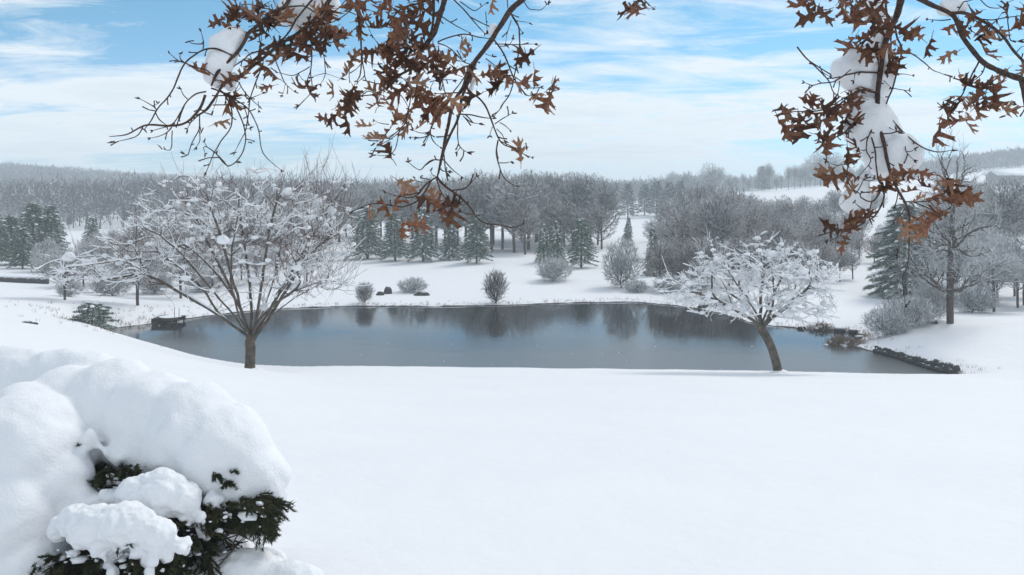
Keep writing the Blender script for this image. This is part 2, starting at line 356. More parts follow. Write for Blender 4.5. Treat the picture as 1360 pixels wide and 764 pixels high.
# ------------------------------------------------------------------ tree growing
def grow(nodes, parents, frozen, pts, bf=0.45):
    """connect attractor points to a seed skeleton by a balanced spanning tree (short total wire, short paths to the root)"""
    P = [np.array(p, float) for p in nodes]; par = list(parents)
    plen = [0.0] * len(P)
    for i in range(1, len(P)):
        plen[i] = plen[par[i]] + 0.55 * np.linalg.norm(P[i] - P[par[i]])
    pts = np.asarray(pts, float); n = len(pts)
    best = np.full(n, 1e18); bi = np.zeros(n, int)
    def upd(k):
        c = np.linalg.norm(pts - P[k], axis=1) + bf * plen[k]
        m = c < best; best[m] = c[m]; bi[m] = k
    for k in range(len(P)):
        if k not in frozen: upd(k)
    done = np.zeros(n, bool)
    for _ in range(n):
        q = int(np.argmin(np.where(done, 1e19, best))); done[q] = True
        b = int(bi[q]); P.append(pts[q]); par.append(b); plen.append(plen[b] + float(np.linalg.norm(pts[q] - P[b])))
        upd(len(P) - 1); best[q] = 1e18
    return np.array(P), np.array(par)
def add_shoots(P, par, keep, n, length, up, spread, rs, steps=1, where=None):
    """short twigs from random thin nodes"""
    idx = rs.integers(keep, len(P), n)
    if where is not None: ok = np.where(where(P))[0]; idx = rs.choice(ok[ok >= keep], n)
    Q = list(P); pr = list(par)
    d0 = P[idx] - P[par[idx]]; d0 /= np.linalg.norm(d0, axis=1)[:, None] + 1e-9
    for k, i in enumerate(idx):
        dr = d0[k] * 0.9 + np.array([0, 0, up]) + rs.normal(0, spread, 3); dr /= np.linalg.norm(dr)
        l = length * rs.uniform(0.5, 1.4) / steps; p = i; q = P[i]
        for s in range(steps):
            q = q + dr * l; Q.append(q); pr.append(p); p = len(Q) - 1
            dr = dr + rs.normal(0, 0.18, 3) + np.array([0, 0, up * 0.12]); dr /= np.linalg.norm(dr)
    return np.array(Q), np.array(pr)
def skeleton(P, par, tip, trunk, smooth=2, hold=1):
    n = len(P); kids = [[] for _ in range(n)]
    for i in range(1, n): kids[par[i]].append(i)
    cnt = np.zeros(n)
    order = [0]
    for i in order: order.extend(kids[i])
    for i in reversed(order):
        cnt[i] = max(1.0, sum(cnt[k] for k in kids[i])) 
    e = math.log(max(cnt[0], 2)) / math.log(trunk / tip)
    rad = tip * cnt ** (1 / e)
    for _ in range(smooth):
        Q = P.copy()
        for i in range(hold, n):
            if kids[i]:
                m = max(kids[i], key=lambda k: cnt[k]); Q[i] = P[i] * 0.5 + (P[par[i]] + P[m]) * 0.25
        P = Q
    chains = []
    st = [(0, None)]
    while st:
        i, start = st.pop(); ch = [start] if start is not None else []
        while True:
            ch.append(i)
            if not kids[i]: break
            ks = sorted(kids[i], key=lambda k: -cnt[k])
            for k in ks[1:]: st.append((k, i))
            i = ks[0]
        if len(ch) > 1: chains.append(ch)
    return P, rad, chains
def chain_pts(P, rad, ch, sub, rs, jit):
    p = P[ch]; r = rad[ch].copy()
    if len(ch) > 1: r[0] = min(r[0], r[1] * 1.15)
    r[-1] *= 0.55
    m = len(ch); k = (m - 1) * sub + 1
    if sub > 1:
        t = np.linspace(0, m - 1, k); i = np.minimum(t.astype(int), m - 2); f = (t - i)[:, None]
        p0, p1, p2, p3 = p[np.maximum(i - 1, 0)], p[i], p[i + 1], p[np.minimum(i + 2, m - 1)]
        q = 0.5 * (2 * p1 + (p2 - p0) * f + (2 * p0 - 5 * p1 + 4 * p2 - p3) * f ** 2 + (3 * p1 - p0 - 3 * p2 + p3) * f ** 3)
        rr = np.interp(t, np.arange(m), r)
        if jit: q[1:-1] += rs.normal(0, jit, (k - 2, 3)) * np.minimum(1, rr[1:-1, None] / 0.02 + 0.3) * np.where(rr[1:-1, None] > 0.08, 0.25, 1)
        return q, rr
    return p, r
def wood(P, rad, chains, rs, thin=0.02, sub_big=3, sub_thin=1, jit=0.01, big=None, fine=None, n_fine=3):
    """big: geometry of trunk and limbs, fine: geometry of twigs"""
    for ch in chains:
        rm = rad[ch[1]]
        if rm > thin:
            q, r = chain_pts(P, rad, ch, sub_big, rs, jit)
            n = 10 if rm > 0.1 else (6 if rm > 0.035 else 4)
            # thick lower part into the limbs mesh, thin tail into the twigs mesh
            cut = int(np.argmax(r < thin)) if (r < thin).any() else len(r)
            cut = max(cut, 2)
            big.tube(q[:cut + 1], r[:cut + 1], n, cap=True)
            if cut < len(r) - 1: fine.tube(q[cut:], r[cut:], n_fine, cap=False)
        else:
            q, r = chain_pts(P, rad, ch, sub_thin, rs, jit)
            fine.tube(q, r, n_fine, cap=False)
def snow_on(P, rad, chains, rs, g, k=1.0, base=0.012, thin=0.0, keep=0.8, sub=3, n=5, freq=3.0, thin_r=0.0):
    """ridges of snow lying along the upper side of the branches"""
    for ch in chains:
        if rad[ch[-1]] < thin and rad[ch[1]] < thin: continue
        q, r = chain_pts(P, rad, ch, sub, rs, 0)
        if len(q) < 3: continue
        T = np.gradient(q, axis=0); T /= np.linalg.norm(T, axis=1)[:, None] + 1e-9
        flat = np.clip(1.25 * np.sqrt(np.clip(1 - T[:, 2] ** 2, 0, 1)) - 0.35, 0, 1)
        lump = 1 + 0.55 * noise3(q, freq, 4.0) + 0.25 * noise3(q, freq * 4, 8.0)
        s = k * (base + 0.55 * np.sqrt(r * 0.02)) * flat * np.clip(lump, 0.1, 2)
        thin_ = rad[ch[1]] < thin_r
        s[noise3(q, freq * 0.8, 17.0) > (keep * 1.2 - 0.4 - (0.2 if thin_ else -0.25))] *= 0.1
        s *= 1.0 if thin_ else 1.3
        s[0] *= 0.5; s[-1] *= 0.3
        c = q.copy(); c[:, 2] += r * 0.7 + s * 0.55
        g.tube(c, np.maximum(s, 0.0015), n, cap=False)
def crown_points(n, lobes, rs, surf=0.55):
    """points in a union of ellipsoids (cx,cy,cz,rx,ry,rz)"""
    out_ = []; vol = np.array([l[3] * l[4] * l[5] for l in lobes]) ** 0.8; vol /= vol.sum()
    for l, v in zip(lobes, vol):
        k = max(1, int(n * v)); d = rs.normal(0, 1, (k, 3)); d /= np.linalg.norm(d, axis=1)[:, None]
        r = np.where(rs.random(k) < surf, rs.uniform(0.8, 1.0, k), rs.uniform(0.2, 0.95, k)) 
        out_.append(d * r[:, None] * np.array(l[3:6]) + np.array(l[0:3]))
    return np.concatenate(out_)
def bare_tree(seed, h, w, trunk_h, n=900, shoots=1500, tip=0.008, trunk=0.14, up=0.35, lean=0.0, lobes=None, bf=0.5, slen=0.35, twig='twig_grey', bark='bark_dark',
              name='crown', sh_steps=1, multi=0, jit=0.01, thin=None):
    """returns [(part name, mesh)] in local coordinates, base at the origin"""
    rs = np.random.default_rng(seed)
    if lobes is None:
        lobes = []
        for k in range(6):
            a = rs.uniform(0, 6.28); rr = rs.uniform(0.1, 0.32) * w; z = trunk_h + (h - trunk_h) * rs.uniform(0.3, 0.78)
            lobes.append((math.cos(a) * rr, math.sin(a) * rr, z, w * rs.uniform(0.2, 0.3), w * rs.uniform(0.2, 0.3), (h - trunk_h) * rs.uniform(0.2, 0.32)))
        lobes.append((0, 0, trunk_h + (h - trunk_h) * 0.55, w * 0.36, w * 0.36, (h - trunk_h) * 0.45))
    pts = crown_points(n, lobes, rs); pts = pts[pts[:, 2] > trunk_h * 0.75]
    if multi:
        nodes = [(0, 0, -0.1), (0, 0, 0.02)]; par = [-1, 0]; frozen = {0}
        for k in range(multi):
            a = k / multi * 6.28 + rs.uniform(-.3, .3); s_ = rs.uniform(0.05, 0.2) * w
            nodes.append((math.cos(a) * s_, math.sin(a) * s_, h * rs.uniform(0.12, 0.3))); par.append(1)
    else:
        k = 5; nodes = []; par = []; frozen = set()
        for i in range(k):
            t = i / (k - 1); nodes.append((lean * t * t + rs.normal(0, 0.02) * (i > 0), rs.normal(0, 0.02) * (i > 0), -0.15 + (trunk_h + 0.15) * t)); par.append(i - 1)
            if i < k - 1: frozen.add(i)
        top = trunk_h + (h - trunk_h) * 0.6
        nodes.append((lean * 1.3, 0, (trunk_h + top) / 2)); par.append(k - 1); nodes.append((lean * 1.5, rs.normal(0, .1), top)); par.append(k)
    P, pr = grow(nodes, par, frozen, pts, bf)
    P, pr = add_shoots(P, pr, len(nodes), shoots, slen, up, 0.45, rs, sh_steps)
    P, rad, ch = skeleton(P, pr, tip, trunk, 2)
    b, f = Geo(), Geo()
    wood(P, rad, ch, rs, thin=thin or tip * 3.2, sub_big=2, sub_thin=1, jit=jit, big=b, fine=f)
    return [('trunk', b.mesh('trunk', M[bark], True)), (name, f.mesh(name, M[twig]))], (P, rad, ch)

def conifer(seed, h, w, nb=90, needles=6000, droop=0.25, nl=0.16, nw=0.03, base=0.08, up=0.0, snow=70, mat_='needle', soft=1.0, prof=0.85):
    rs = np.random.default_rng(seed); t_ = Geo(); f = Geo(); s = Geo()
    t_.tube([(0, 0, -0.1), (0, 0, h * 0.5), (0, 0, h * 0.97)], [h * 0.022, h * 0.014, h * 0.004], 6)
    tips = []; mids = []; per = needles // nb
    for i in range(nb):
        z = h * (base + (0.96 - base) * ((i + rs.uniform(0, 1)) / nb) ** 0.9); k = 1 - (z / h - base) / (1 - base)
        Lb = w / 2 * (max(k, 0) ** prof) * rs.uniform(0.72, 1.12) + 0.06 * h * 0.3
        a = i * 2.399 + rs.uniform(-.4, .4); dr = np.array([math.cos(a), math.sin(a), 0])
        tt = np.linspace(0, 1, 5)[:, None]
        P = np.array([0, 0, z]) + dr * Lb * tt + np.array([0, 0, 1]) * (-droop * Lb * tt ** 1.5 + up * Lb * tt ** 2)
        t_.tube(P, np.linspace(0.012 * h / 5, 0.004, 5), 3, cap=False)
        m = max(6, int(per * (0.35 + 1.1 * Lb / (w / 2))))
        u = rs.uniform(0.12, 1.02, m) ** 0.8; side = rs.uniform(-1, 1, m) * (0.42 * Lb * (1.05 - u) + 0.05)
        B = np.array([0, 0, z]) + dr * (Lb * u)[:, None] + np.array([0, 0, 1]) * ((-droop * Lb * u ** 1.5 + up * Lb * u ** 2))[:, None]
        sv = np.array([-dr[1], dr[0], 0]); B = B + sv * side[:, None] + np.array([0, 0, 1.]) * (-0.25 * np.abs(side) * soft + rs.normal(0, 0.03, m))[:, None]
        D = dr * 0.8 + sv * (np.sign(side) * 0.6)[:, None] + rs.normal(0, 0.45, (m, 3)) + np.array([0, 0, -0.15 * soft])
        D /= np.linalg.norm(D, axis=1)[:, None]
        Wd = np.cross(D, rs.normal(0, 1, (m, 3))); Wd /= np.linalg.norm(Wd, axis=1)[:, None] + 1e-9
        ln = nl * rs.uniform(0.6, 1.4, m)[:, None]
        V = np.stack([B - Wd * nw, B + Wd * nw, B + D * ln], 1).reshape(-1, 3)
        f.add(V, np.arange(m * 3).reshape(-1, 3))
        mids.append((np.array([0, 0, z]), dr, Lb))
    for _ in range(snow):
        z0, dr, Lb = mids[rs.integers(0, len(mids))]; u = rs.uniform(0.35, 0.95)
        c = z0 + dr * Lb * u + np.array([0, 0, -droop * Lb * u ** 1.5 + up * Lb * u ** 2 + 0.04])
        l = rs.uniform(0.06, 0.19) * (w / 3.2) ** 0.6
        V, F = ICO1; k = 1 + 0.25 * noise3(V, 2.5, rs.uniform(0, 40)); V = V * k[:, None]
        sv = np.array([-dr[1], dr[0], 0]); D3 = dr + np.array([0, 0, -droop * 0.9 + up]); 
        V = V[:, :1] * D3 * l * 1.5 + V[:, 1:2] * sv * l * 0.8 + V[:, 2:] * np.array([0, 0, 1]) * l * 0.38 + c
        s.add(V, F)
    parts = [('trunk', t_.mesh('trunk', M['bark_dark'])), ('foliage', f.mesh('foliage', M[mat_]))]
    if snow: parts.append(('snow', s.mesh('snow', M['snow_lump'], True)))
    return parts

def plant(name, parts, loc, rz, sc, label, cat, group=None):
    e = empty(name, loc, label, cat, group); e.rotation_euler = (rng.normal(0, .02), rng.normal(0, .02), rz); e.scale = (sc * rng.uniform(.88, 1.12), sc * rng.uniform(.88, 1.12), sc) if not isinstance(sc, tuple) else sc
    for nm, me in parts:
        o = obj(nm, me, e)
        if nm == 'snow': o['kind'] = 'stuff'
    return e

# ------------------------------------------------------------------ the two snow-laden trees on the near bank
M['twig_main'] = mat('twig_main', (0.085, 0.042, 0.032), 0.85, var=(0.14, 0.075, 0.055), scale=3, snow=(0.95, 1.25), snow_noise=2.0)
M['twig_main_white'] = mat('twig_main_white', (0.085, 0.065, 0.055), 0.85, snow=(0.6, 1.1), snow_noise=2.0)
def hero_tree(name, px, d, trunk, guides, lobes, npts, shoots, tip, rtrunk, bf, slen, up, seed, snow_k, snow_base, lumps, label, cat, bark, twig, steps=2, keep=0.42, limb_k=0.72, limb_right=False):
    rs = np.random.default_rng(seed); base = ground(px, d); k = d / FP
    def lp(x, y, dy=0.0): q = at(x, y, d); return (q[0] - base[0], dy, q[2] - base[2])
    nodes = []; par = []; frozen = set()
    for i, (x, y) in enumerate(trunk): nodes.append(lp(x, y)); par.append(i - 1)
    nodes[0] = (nodes[0][0], 0, -0.12)
    T = len(nodes) - 1; frozen = set(range(T))
    for gd in guides:
        dy = gd[0]; p = T
        n_ = len(gd) - 1
        for j, (x, y) in enumerate(gd[1:]):
            nodes.append(lp(x, y, dy * ((j + 1) / n_) ** 0.8)); par.append(p); p = len(nodes) - 1
    ll = []
    for cx, cy, rx, ry, cdy, rdy in lobes:
        q = lp(cx, cy, cdy); ll.append((*q, rx * k, rdy, ry * k))
    pts = crown_points(npts, ll, rs, 0.5)
    P, pr = grow(nodes, par, frozen, pts, bf)
    P, pr = add_shoots(P, pr, len(nodes), shoots, slen, up, 0.42, rs, steps)
    P, pr = add_shoots(P, pr, len(nodes), shoots // 7, slen * 1.7, 0.9, 0.3, rs, 2)
    if limb_right:
        P, pr = add_shoots(P, pr, len(nodes), 620, 0.85, 0.75, 0.3, rs, 3, lambda q: (q[:, 0] > (395 - px) * k) & (q[:, 2] > 2.2))
    P, rad, ch = skeleton(P, pr, tip, rtrunk, 1, T + 1)
    rad[T + 1:] *= limb_k; rad[:T] = np.maximum(rad[:T], np.linspace(rtrunk * 1.0, rtrunk * 0.8, T)); rad[0] = rtrunk * 1.25
    b, f, s = Geo(), Geo(), Geo()
    wood(P, rad, ch, rs, thin=0.02, sub_big=3, sub_thin=1, jit=0.012, big=b, fine=f)
    snow_on(P, rad, ch, rs, s, k=snow_k, base=snow_base, keep=keep, sub=2, n=4, freq=2.0, thin_r=tip * 1.7 if keep < 0.5 else 0)
    # cushions of snow caught in forks and on bunches of twigs
    cand = np.where((rad > tip * 1.12) & (rad < 0.035))[0]
    for i in rs.choice(cand, min(lumps, len(cand)), replace=False):
        r = rs.uniform(0.05, 0.11) * (1.7 if rs.random() < 0.08 else 1)
        blob(s, P[i] + np.array([0, 0, r * 0.3]), (r * rs.uniform(0.9, 1.5), r * rs.uniform(0.9, 1.4), r * rs.uniform(0.65, 1.0)), ICO1 if r < 0.1 else ICO2, 0.3)
    blob(s, (rtrunk * 0.5, -0.05, -0.02), (rtrunk * 2.6, rtrunk * 2.2, 0.13), ICO2, 0.15)
    e = empty(name, base, label, cat)
    obj('trunk', b.mesh('trunk', M[bark], True), e); obj('twigs', f.mesh('twigs', M[twig]), e)
    obj('snow', s.mesh('snow', M['snow_lump'], True), e)
    return e
hero_tree('bare_tree', 332, 32, [(332, 493), (332, 478), (333, 464), (333, 450)],
    [(-0.6, (311, 431), (288, 414), (284, 390), (262, 368), (236, 345)), (1.2, (322, 428), (302, 388), (277, 345), (250, 300), (232, 262)),
     (-1.0, (322, 404), (312, 360), (300, 310), (286, 262), (262, 222)), (0.8, (333, 430), (328, 380), (320, 330), (308, 270), (318, 216)),
     (-0.8, (343, 430), (352, 380), (358, 320), (374, 262), (394, 218)), (1.3, (350, 424), (368, 385), (392, 342), (424, 292), (455, 240)),
     (-1.3, (346, 420), (370, 400), (410, 378), (452, 366)), (-1.2, (308, 424), (270, 398), (232, 372), (205, 356)), (1.6, (345, 424), (382, 398), (420, 384)), (-2.0, (326, 424), (298, 384), (262, 332), (240, 300)), (2.2, (342, 425), (372, 378), (404, 328), (420, 296)),
     (2.2, (318, 418), (280, 372), (228, 330), (170, 315)), (-2.6, (330, 420), (320, 380), (330, 335), (345, 290)), (2.8, (338, 420), (350, 375), (355, 330), (350, 280)),
     (0.3, (352, 432), (375, 396), (400, 340), (436, 318), (470, 300))],
    [(300, 322, 150, 92, 0, 3.4), (255, 290, 95, 66, 0.3, 2.6), (155, 352, 84, 40, -0.3, 2.2), (205, 318, 75, 40, 0.5, 2.4), (395, 320, 82, 78, 0, 2.8), (425, 268, 50, 48, 0.4, 1.8),
     (335, 262, 95, 46, 0, 2.4), (430, 372, 50, 26, -0.5, 1.6), (118, 372, 42, 26, -0.4, 1.3)],
    2500, 2700, 0.0075, 0.19, 0.36, 0.42, 0.38, 11, 0.95, 0.016, 420,
    'large wide-spreading bare tree on the near bank, reddish twigs heaped with snow', 'tree', 'bark_mossy', 'twig_main', limb_right=True)
hero_tree('bare_tree', 1033, 33, [(1034, 494), (1030, 478), (1024, 460), (1017, 446), (1011, 434)],
    [(-0.4, (1000, 424), (976, 411), (944, 397), (905, 380)), (0.5, (1011, 412), (1014, 384), (1018, 356), (1014, 322)), (-0.5, (1022, 424), (1044, 402), (1078, 378), (1104, 352)),
     (0.9, (1018, 425), (1030, 396), (1048, 366), (1062, 338)), (-1.2, (1005, 418), (985, 392), (960, 362), (938, 330)), (1.4, (1016, 424), (1040, 412), (1072, 402), (1096, 396)),
     (1.5, (1004, 414), (984, 396), (950, 378), (925, 352)), (-1.4, (1018, 420), (1024, 392), (1012, 366), (990, 338))],
    [(1008, 372, 84, 38, 0, 2.0), (1000, 348, 66, 26, 0, 1.6), (920, 382, 52, 24, -0.2, 1.4), (940, 352, 26, 18, 0, 0.8), (1074, 366, 44, 28, 0, 1.4), (1092, 392, 28, 18, 0, 1.0), (1086, 345, 16, 14, 0, .6), (960, 405, 55, 14, -0.4, 1.2), (1056, 412, 52, 16, -0.6, 1.2),
     (938, 330, 12, 18, 0, 0.5), (1046, 335, 22, 16, 0, 0.7), (1014, 322, 14, 16, 0, 0.5)],
    1050, 1500, 0.0065, 0.17, 0.40, 0.34, 0.16, 12, 0.95, 0.015, 380,
    'small leaning bare tree with thick dark trunk and frosted crown on the near bank', 'tree', 'bark_mossy', 'twig_main_white', keep=0.62)

# ------------------------------------------------------------------ conifers beyond the pond
con = [conifer(21, 6, 4.2, nb=130, needles=15000, nl=0.2, nw=0.026, snow=80, base=0.11, droop=0.22, prof=0.62), conifer(22, 6, 3.9, nb=120, needles=14000, nl=0.2, nw=0.026, snow=110, base=0.10, droop=0.3, prof=0.6),
       conifer(23, 6, 3.1, nb=120, needles=12000, nl=0.18, nw=0.026, snow=120, base=0.04, droop=0.5, prof=0.9), conifer(24, 6, 4.4, nb=90, needles=8000, nl=0.24, nw=0.03, snow=50, base=0.1, droop=0.2, up=0.15, prof=0.6, mat_='needle_grey')]
GE = 'evergreens on the snowy rise beyond the pond'
for px, d, h, k, lab in (
    (488, 95, 6.4, 1, 'leftmost snow-dusted evergreen of the row beyond the pond, beside the big bare tree'),
    (525, 92, 5.6, 0, 'broad evergreen second from left in the row beyond the pond'),
    (562, 90, 6.2, 1, 'tallest evergreen in the middle of the row beyond the pond, white-streaked branches'),
    (600, 91, 5.7, 2, 'narrow evergreen fourth from left in the row beyond the pond'),
    (633, 87, 5.5, 0, 'evergreen with a clear dark trunk at the right end of the row of five'),
    (722, 89, 4.3, 2, 'small evergreen, left one of the close trio behind the low dome shrub'),
    (741, 88, 4.7, 2, 'heavily snowed evergreen in the middle of the close trio'),
    (772, 84, 5.2, 0, 'greener evergreen with a visible trunk, right one of the close trio'),
    (833, 116, 4.2, 2, 'little pointed evergreen poking up behind the round frosted shrub'),
    (868, 76, 4.6, 2, 'slim dark evergreen at the left edge of the right-hand wood'),
    ):
    plant('evergreen_tree', con[k], ground(px, d), rng.uniform(0, 6), h / 6, lab, 'evergreen tree', GE)
for px, d, h, lab in ((16, 84, 5.2, 'dark green evergreen at the far left edge of the picture'), (46, 86, 6.6, 'tallest dark evergreen of the clump at far left'),
                      (68, 88, 6.3, 'evergreen at the right side of the far left clump'), (30, 80, 4.2, 'short evergreen in front of the far left clump'), (-8, 82, 5.5, 'evergreen cut by the left border of the picture'),
                      (122, 100, 4.6, 'slender faint evergreen standing right of the far left clump')):
    plant('evergreen_tree', con[0 if h > 5 else 1], ground(px, d), rng.uniform(0, 6), h / 6, lab, 'evergreen tree', 'evergreens at the far left')
for px, d, h, k in ((834, 205, 9.0, 3), (856, 215, 8.5, 3), (872, 210, 9.4, 3), (888, 208, 9.2, 3), (812, 230, 7.5, 3), (903, 225, 8.8, 3), (1012, 330, 10, 3)):
    plant('evergreen_tree', con[k], ground(px, d), rng.uniform(0, 6), (h / 6 * 0.85, h / 6 * 0.85, h / 6), 'hazy dark evergreen on the distant slope above the round shrub' if px < 1000 else 'lone dark evergreen on the skyline of the distant snowfield', 'evergreen tree', 'hazy evergreens on the distant slope' if px < 1000 else None)
big = conifer(31, 7.2, 6.2, nb=110, needles=30000, nl=0.30, nw=0.02, snow=260, base=0.04, droop=0.34, up=0.06, prof=0.5, soft=2.0)
plant('pine_tree', big, ground(1202, 61), 0.4, 1.0, 'big soft-needled green pine loaded with snow behind the hanging oak branch at right', 'pine tree')
small = conifer(33, 1.9, 2.3, nb=46, needles=9000, nl=0.11, nw=0.014, snow=16, base=0.2, droop=0.1, prof=0.35)
plant('evergreen_tree', small, ground(122, 40.5), 1.4, 1.0, 'small squat dark evergreen beside the left tip of the pond', 'evergreen tree')

# ------------------------------------------------------------------ bare trees and shrubs, one prototype per habit
def proto(*a, **k): return bare_tree(*a, **k)[0]
dense = [proto(41, 11, 9, 2.2, n=1700, shoots=6000, tip=0.016, trunk=0.2, slen=0.42, up=0.25), proto(42, 11, 8, 2.6, n=1700, shoots=6000, tip=0.016, trunk=0.18, slen=0.42, up=0.35),
         proto(43, 10, 9.5, 1.8, n=1700, shoots=6000, tip=0.016, trunk=0.2, slen=0.42, up=0.2)]
brown = [proto(44, 8, 8, 0.9, n=1500, shoots=6000, tip=0.013, trunk=0.17, slen=0.32, up=0.2, twig='twig_brown'), proto(45, 7, 8, 0.7, n=1500, shoots=6000, tip=0.013, trunk=0.16, slen=0.32, up=0.15, twig='twig_brown'),
         proto(46, 9, 7, 1.4, n=1500, shoots=6000, tip=0.013, trunk=0.17, slen=0.36, up=0.3, twig='twig_grey')]
slim = [proto(47, 12, 5.5, 3.5, n=500, shoots=900, tip=0.028, trunk=0.16, slen=1.2, up=1.0, bf=0.8), proto(48, 12, 4.5, 3, n=450, shoots=800, tip=0.028, trunk=0.15, slen=1.2, up=1.1, bf=0.8)]
frost = [proto(49, 4, 4.6, 0.9, n=1200, shoots=2400, tip=0.011, trunk=0.09, slen=0.34, up=0.2, twig='twig_frost'), proto(50, 4, 4.2, 1.1, n=1200, shoots=2400, tip=0.011, trunk=0.09, slen=0.34, up=0.3, twig='twig_frost')]
def dome(seed, h, w, n, sh, tip, slen, up=0.15, twig='twig_frost', zc=0.48, fl=1.0, multi=9):
    return proto(seed, h, w, 0.0, n=n, shoots=sh, tip=tip, trunk=0.06, slen=slen, up=up, twig=twig, multi=multi, name='branches',
                 lobes=[(0, 0, h * zc, w * 0.46, w * 0.46 * fl, h * 0.5), (w * .15, .1, h * .55, w * .25, w * .25, h * .4), (-w * .18, -.1, h * .45, w * .28, w * .28, h * .38)])
shrubs = [dome(51, 4.0, 3.8, 1500, 3400, 0.012, 0.32, 0.3), dome(52, 2.0, 3.6, 1200, 2800, 0.012, 0.28, 0.1), dome(53, 2.3, 2.0, 600, 1300, 0.011, 0.4, 0.7, twig='twig_grey'), dome(54, 1.0, 2.2, 500, 1200, 0.012, 0.2, 0.0)]

# single shrubs round the pond
for px, d, k, sc, rz, lab, cat in (
    (826, 67.5, 0, 1.0, 0.3, 'tall round frosted shrub beyond the pond, right of the evergreen trio', 'shrub'),
    (735, 72, 1, 1.0, 1.0, 'low wide dome-shaped frosted shrub in front of the evergreen trio', 'shrub'),
    (658, 58.7, 2, 1.0, 0.5, 'upright thin grey shrub standing alone at the far water edge', 'shrub'),
    (845, 64.5, 3, 0.95, 0.5, 'small white snow-buried shrub right below the tall round one', 'shrub'),
    (548, 64.5, 3, 1.15, 0.9, 'low snowy brushy shrub on the far bank beside the dark stones', 'shrub'),
    (484, 58.8, 2, 0.62, 2.0, 'tiny sapling-like shrub at the far water edge right of the big bare tree', 'shrub'),
    (1178, 43.5, 1, 0.72, 2.0, 'frosted grey shrub spilling over the right bank, leftmost of three', 'shrub'),
    (1206, 44.5, 1, 0.85, 0.2, 'frosted grey shrub on the right bank, middle one of three', 'shrub'),
    (1236, 46, 0, 0.62, 1.2, 'taller frosted shrub on the right bank next to the dark trunk', 'shrub'),
    (1290, 50, 1, 0.9, 2.2, 'frosted shrub right of the dark trunk on the right bank', 'shrub'),
    (62, 78, 0, 0.8, 0.2, 'frosted round shrub in front of the far left evergreens', 'shrub'),
    (92, 54, 1, 0.55, 1.2, 'low grey shrub at the foot of the forked tree at left', 'shrub'),
    (150, 60, 1, 0.9, 0.1, 'grey shrub behind the small dark evergreen at left', 'shrub'),
    (205, 63, 1, 0.85, 2.4, 'grey shrub behind the thin-trunked tree at left', 'shrub'),
    (272, 65, 1, 0.9, 0.9, 'grey shrub behind the wooden dock', 'shrub'),
    (960, 57.0, 3, 0.5, 0.9, 'small dark-based snowy shrub at the water left of the leaning tree', 'shrub'),
    (888, 64, 1, 0.7, 0.3, 'low frosted shrub at the foot of the right-hand wood', 'shrub'),
    (930, 61, 2, 1.1, 0.3, 'thin grey shrub at the foot of the right-hand wood', 'shrub')):
    plant('shrub', shrubs[k], ground(px, d), rz, sc, lab, cat, 'shrubs round the pond')
# small trees at left and right
tall = proto(61, 10.6, 6.4, 1.1, n=1300, shoots=3200, tip=0.0075, trunk=0.19, slen=0.42, up=0.35, bf=0.38, twig='twig_frost', thin=0.022, jit=0.03,
             lobes=[(0.2, 0, 6.4, 1.5, 1.4, 2.2), (0.0, 0.3, 8.6, 1.1, 1.0, 1.7), (-1.3, 0, 4.4, 1.5, 1.5, 1.7), (-0.9, 0, 6.6, 1.0, 1, 1.5), (1.6, 0, 5.2, 1.5, 1.5, 1.6), (1.5, .2, 7.6, 0.9, .9, 1.3), (0, 0, 2.8, 2.1, 2, 1.2), (2.3, 0, 3.2, 1.0, 1, 1.0), (-2.0, 0, 3.0, 0.9, 1, 0.9)])
plant('bare_tree', tall, ground(1262, 44.5), 0.2, 1.0, 'tall thin-branched bare tree with a dark trunk on the right bank', 'tree')
for px, d, k, sc, lab in ((86, 50, 0, 0.78, 'forked little tree at left above the small dark evergreen'), (183, 52.5, 1, 1.0, 'thin-trunked tree on the bank at the left end of the pond'),
                          (240, 60, 0, 1.0, 'little tree behind the wooden dock, seen through the big bare tree'), (1320, 50.5, 0, 0.95, 'small frosted tree with a dark trunk right of the tall tree'),
                          (1352, 53, 1, 0.9, 'small frosted tree at the right edge of the picture'), (1300, 62, 1, 1.3, 'frosted tree behind the small one with the dark trunk'),
                          (130, 66, 1, 1.1, 'frosted tree behind the little forked tree at left')):
    plant('small_tree', frost[k], ground(px, d), rng.uniform(0, 6), sc, lab, 'tree', 'small frosted trees')

def wood_row(spec, name, protos, hs, label, group, fade=None):
    for px, d, h in spec:
        k = int(rng.integers(0, len(protos))); s_ = h / hs[k]
        plant(name, protos[k], ground(px, d), rng.uniform(0, 6.28), (s_ * rng.uniform(0.9, 1.1), s_ * rng.uniform(0.9, 1.1), s_), label, 'tree', group)
def rows(x0, x1, n, d0, d1, ytop, jit, hmin=3.0):
    """n spots between two picture bearings, crown tops near ytop(px)"""
    o = []
    for i in range(n):
        px = x0 + (x1 - x0) * (i + rng.uniform(0.1, 0.9)) / n; d = rng.uniform(d0, d1); g = ground(px, d)
        y = ytop(px) + rng.uniform(-jit, jit); ztop = CZ - (y - HY) / FP * d
        o.append((px, d, max(hmin, ztop - g[2])))
    return o
F = lambda *k: (lambda x: float(np.interp(x, k[0::2], k[1::2])))
wood_row(rows(585, 705, 9, 101, 112, F(585, 242, 620, 232, 660, 229, 770, 229, 800, 244), 4) + rows(705, 800, 8, 113, 124, F(705, 229, 770, 229, 800, 244), 4), 'bare_tree', dense, (11, 11, 10), 'bare grey tree in the dense tall wood behind the evergreens', 'trees of the dense wood behind the evergreens')
wood_row(rows(600, 790, 12, 113, 130, F(600, 234, 780, 230), 3), 'bare_tree', dense, (11, 11, 10), 'bare grey tree in the dense tall wood behind the evergreens', 'trees of the dense wood behind the evergreens')
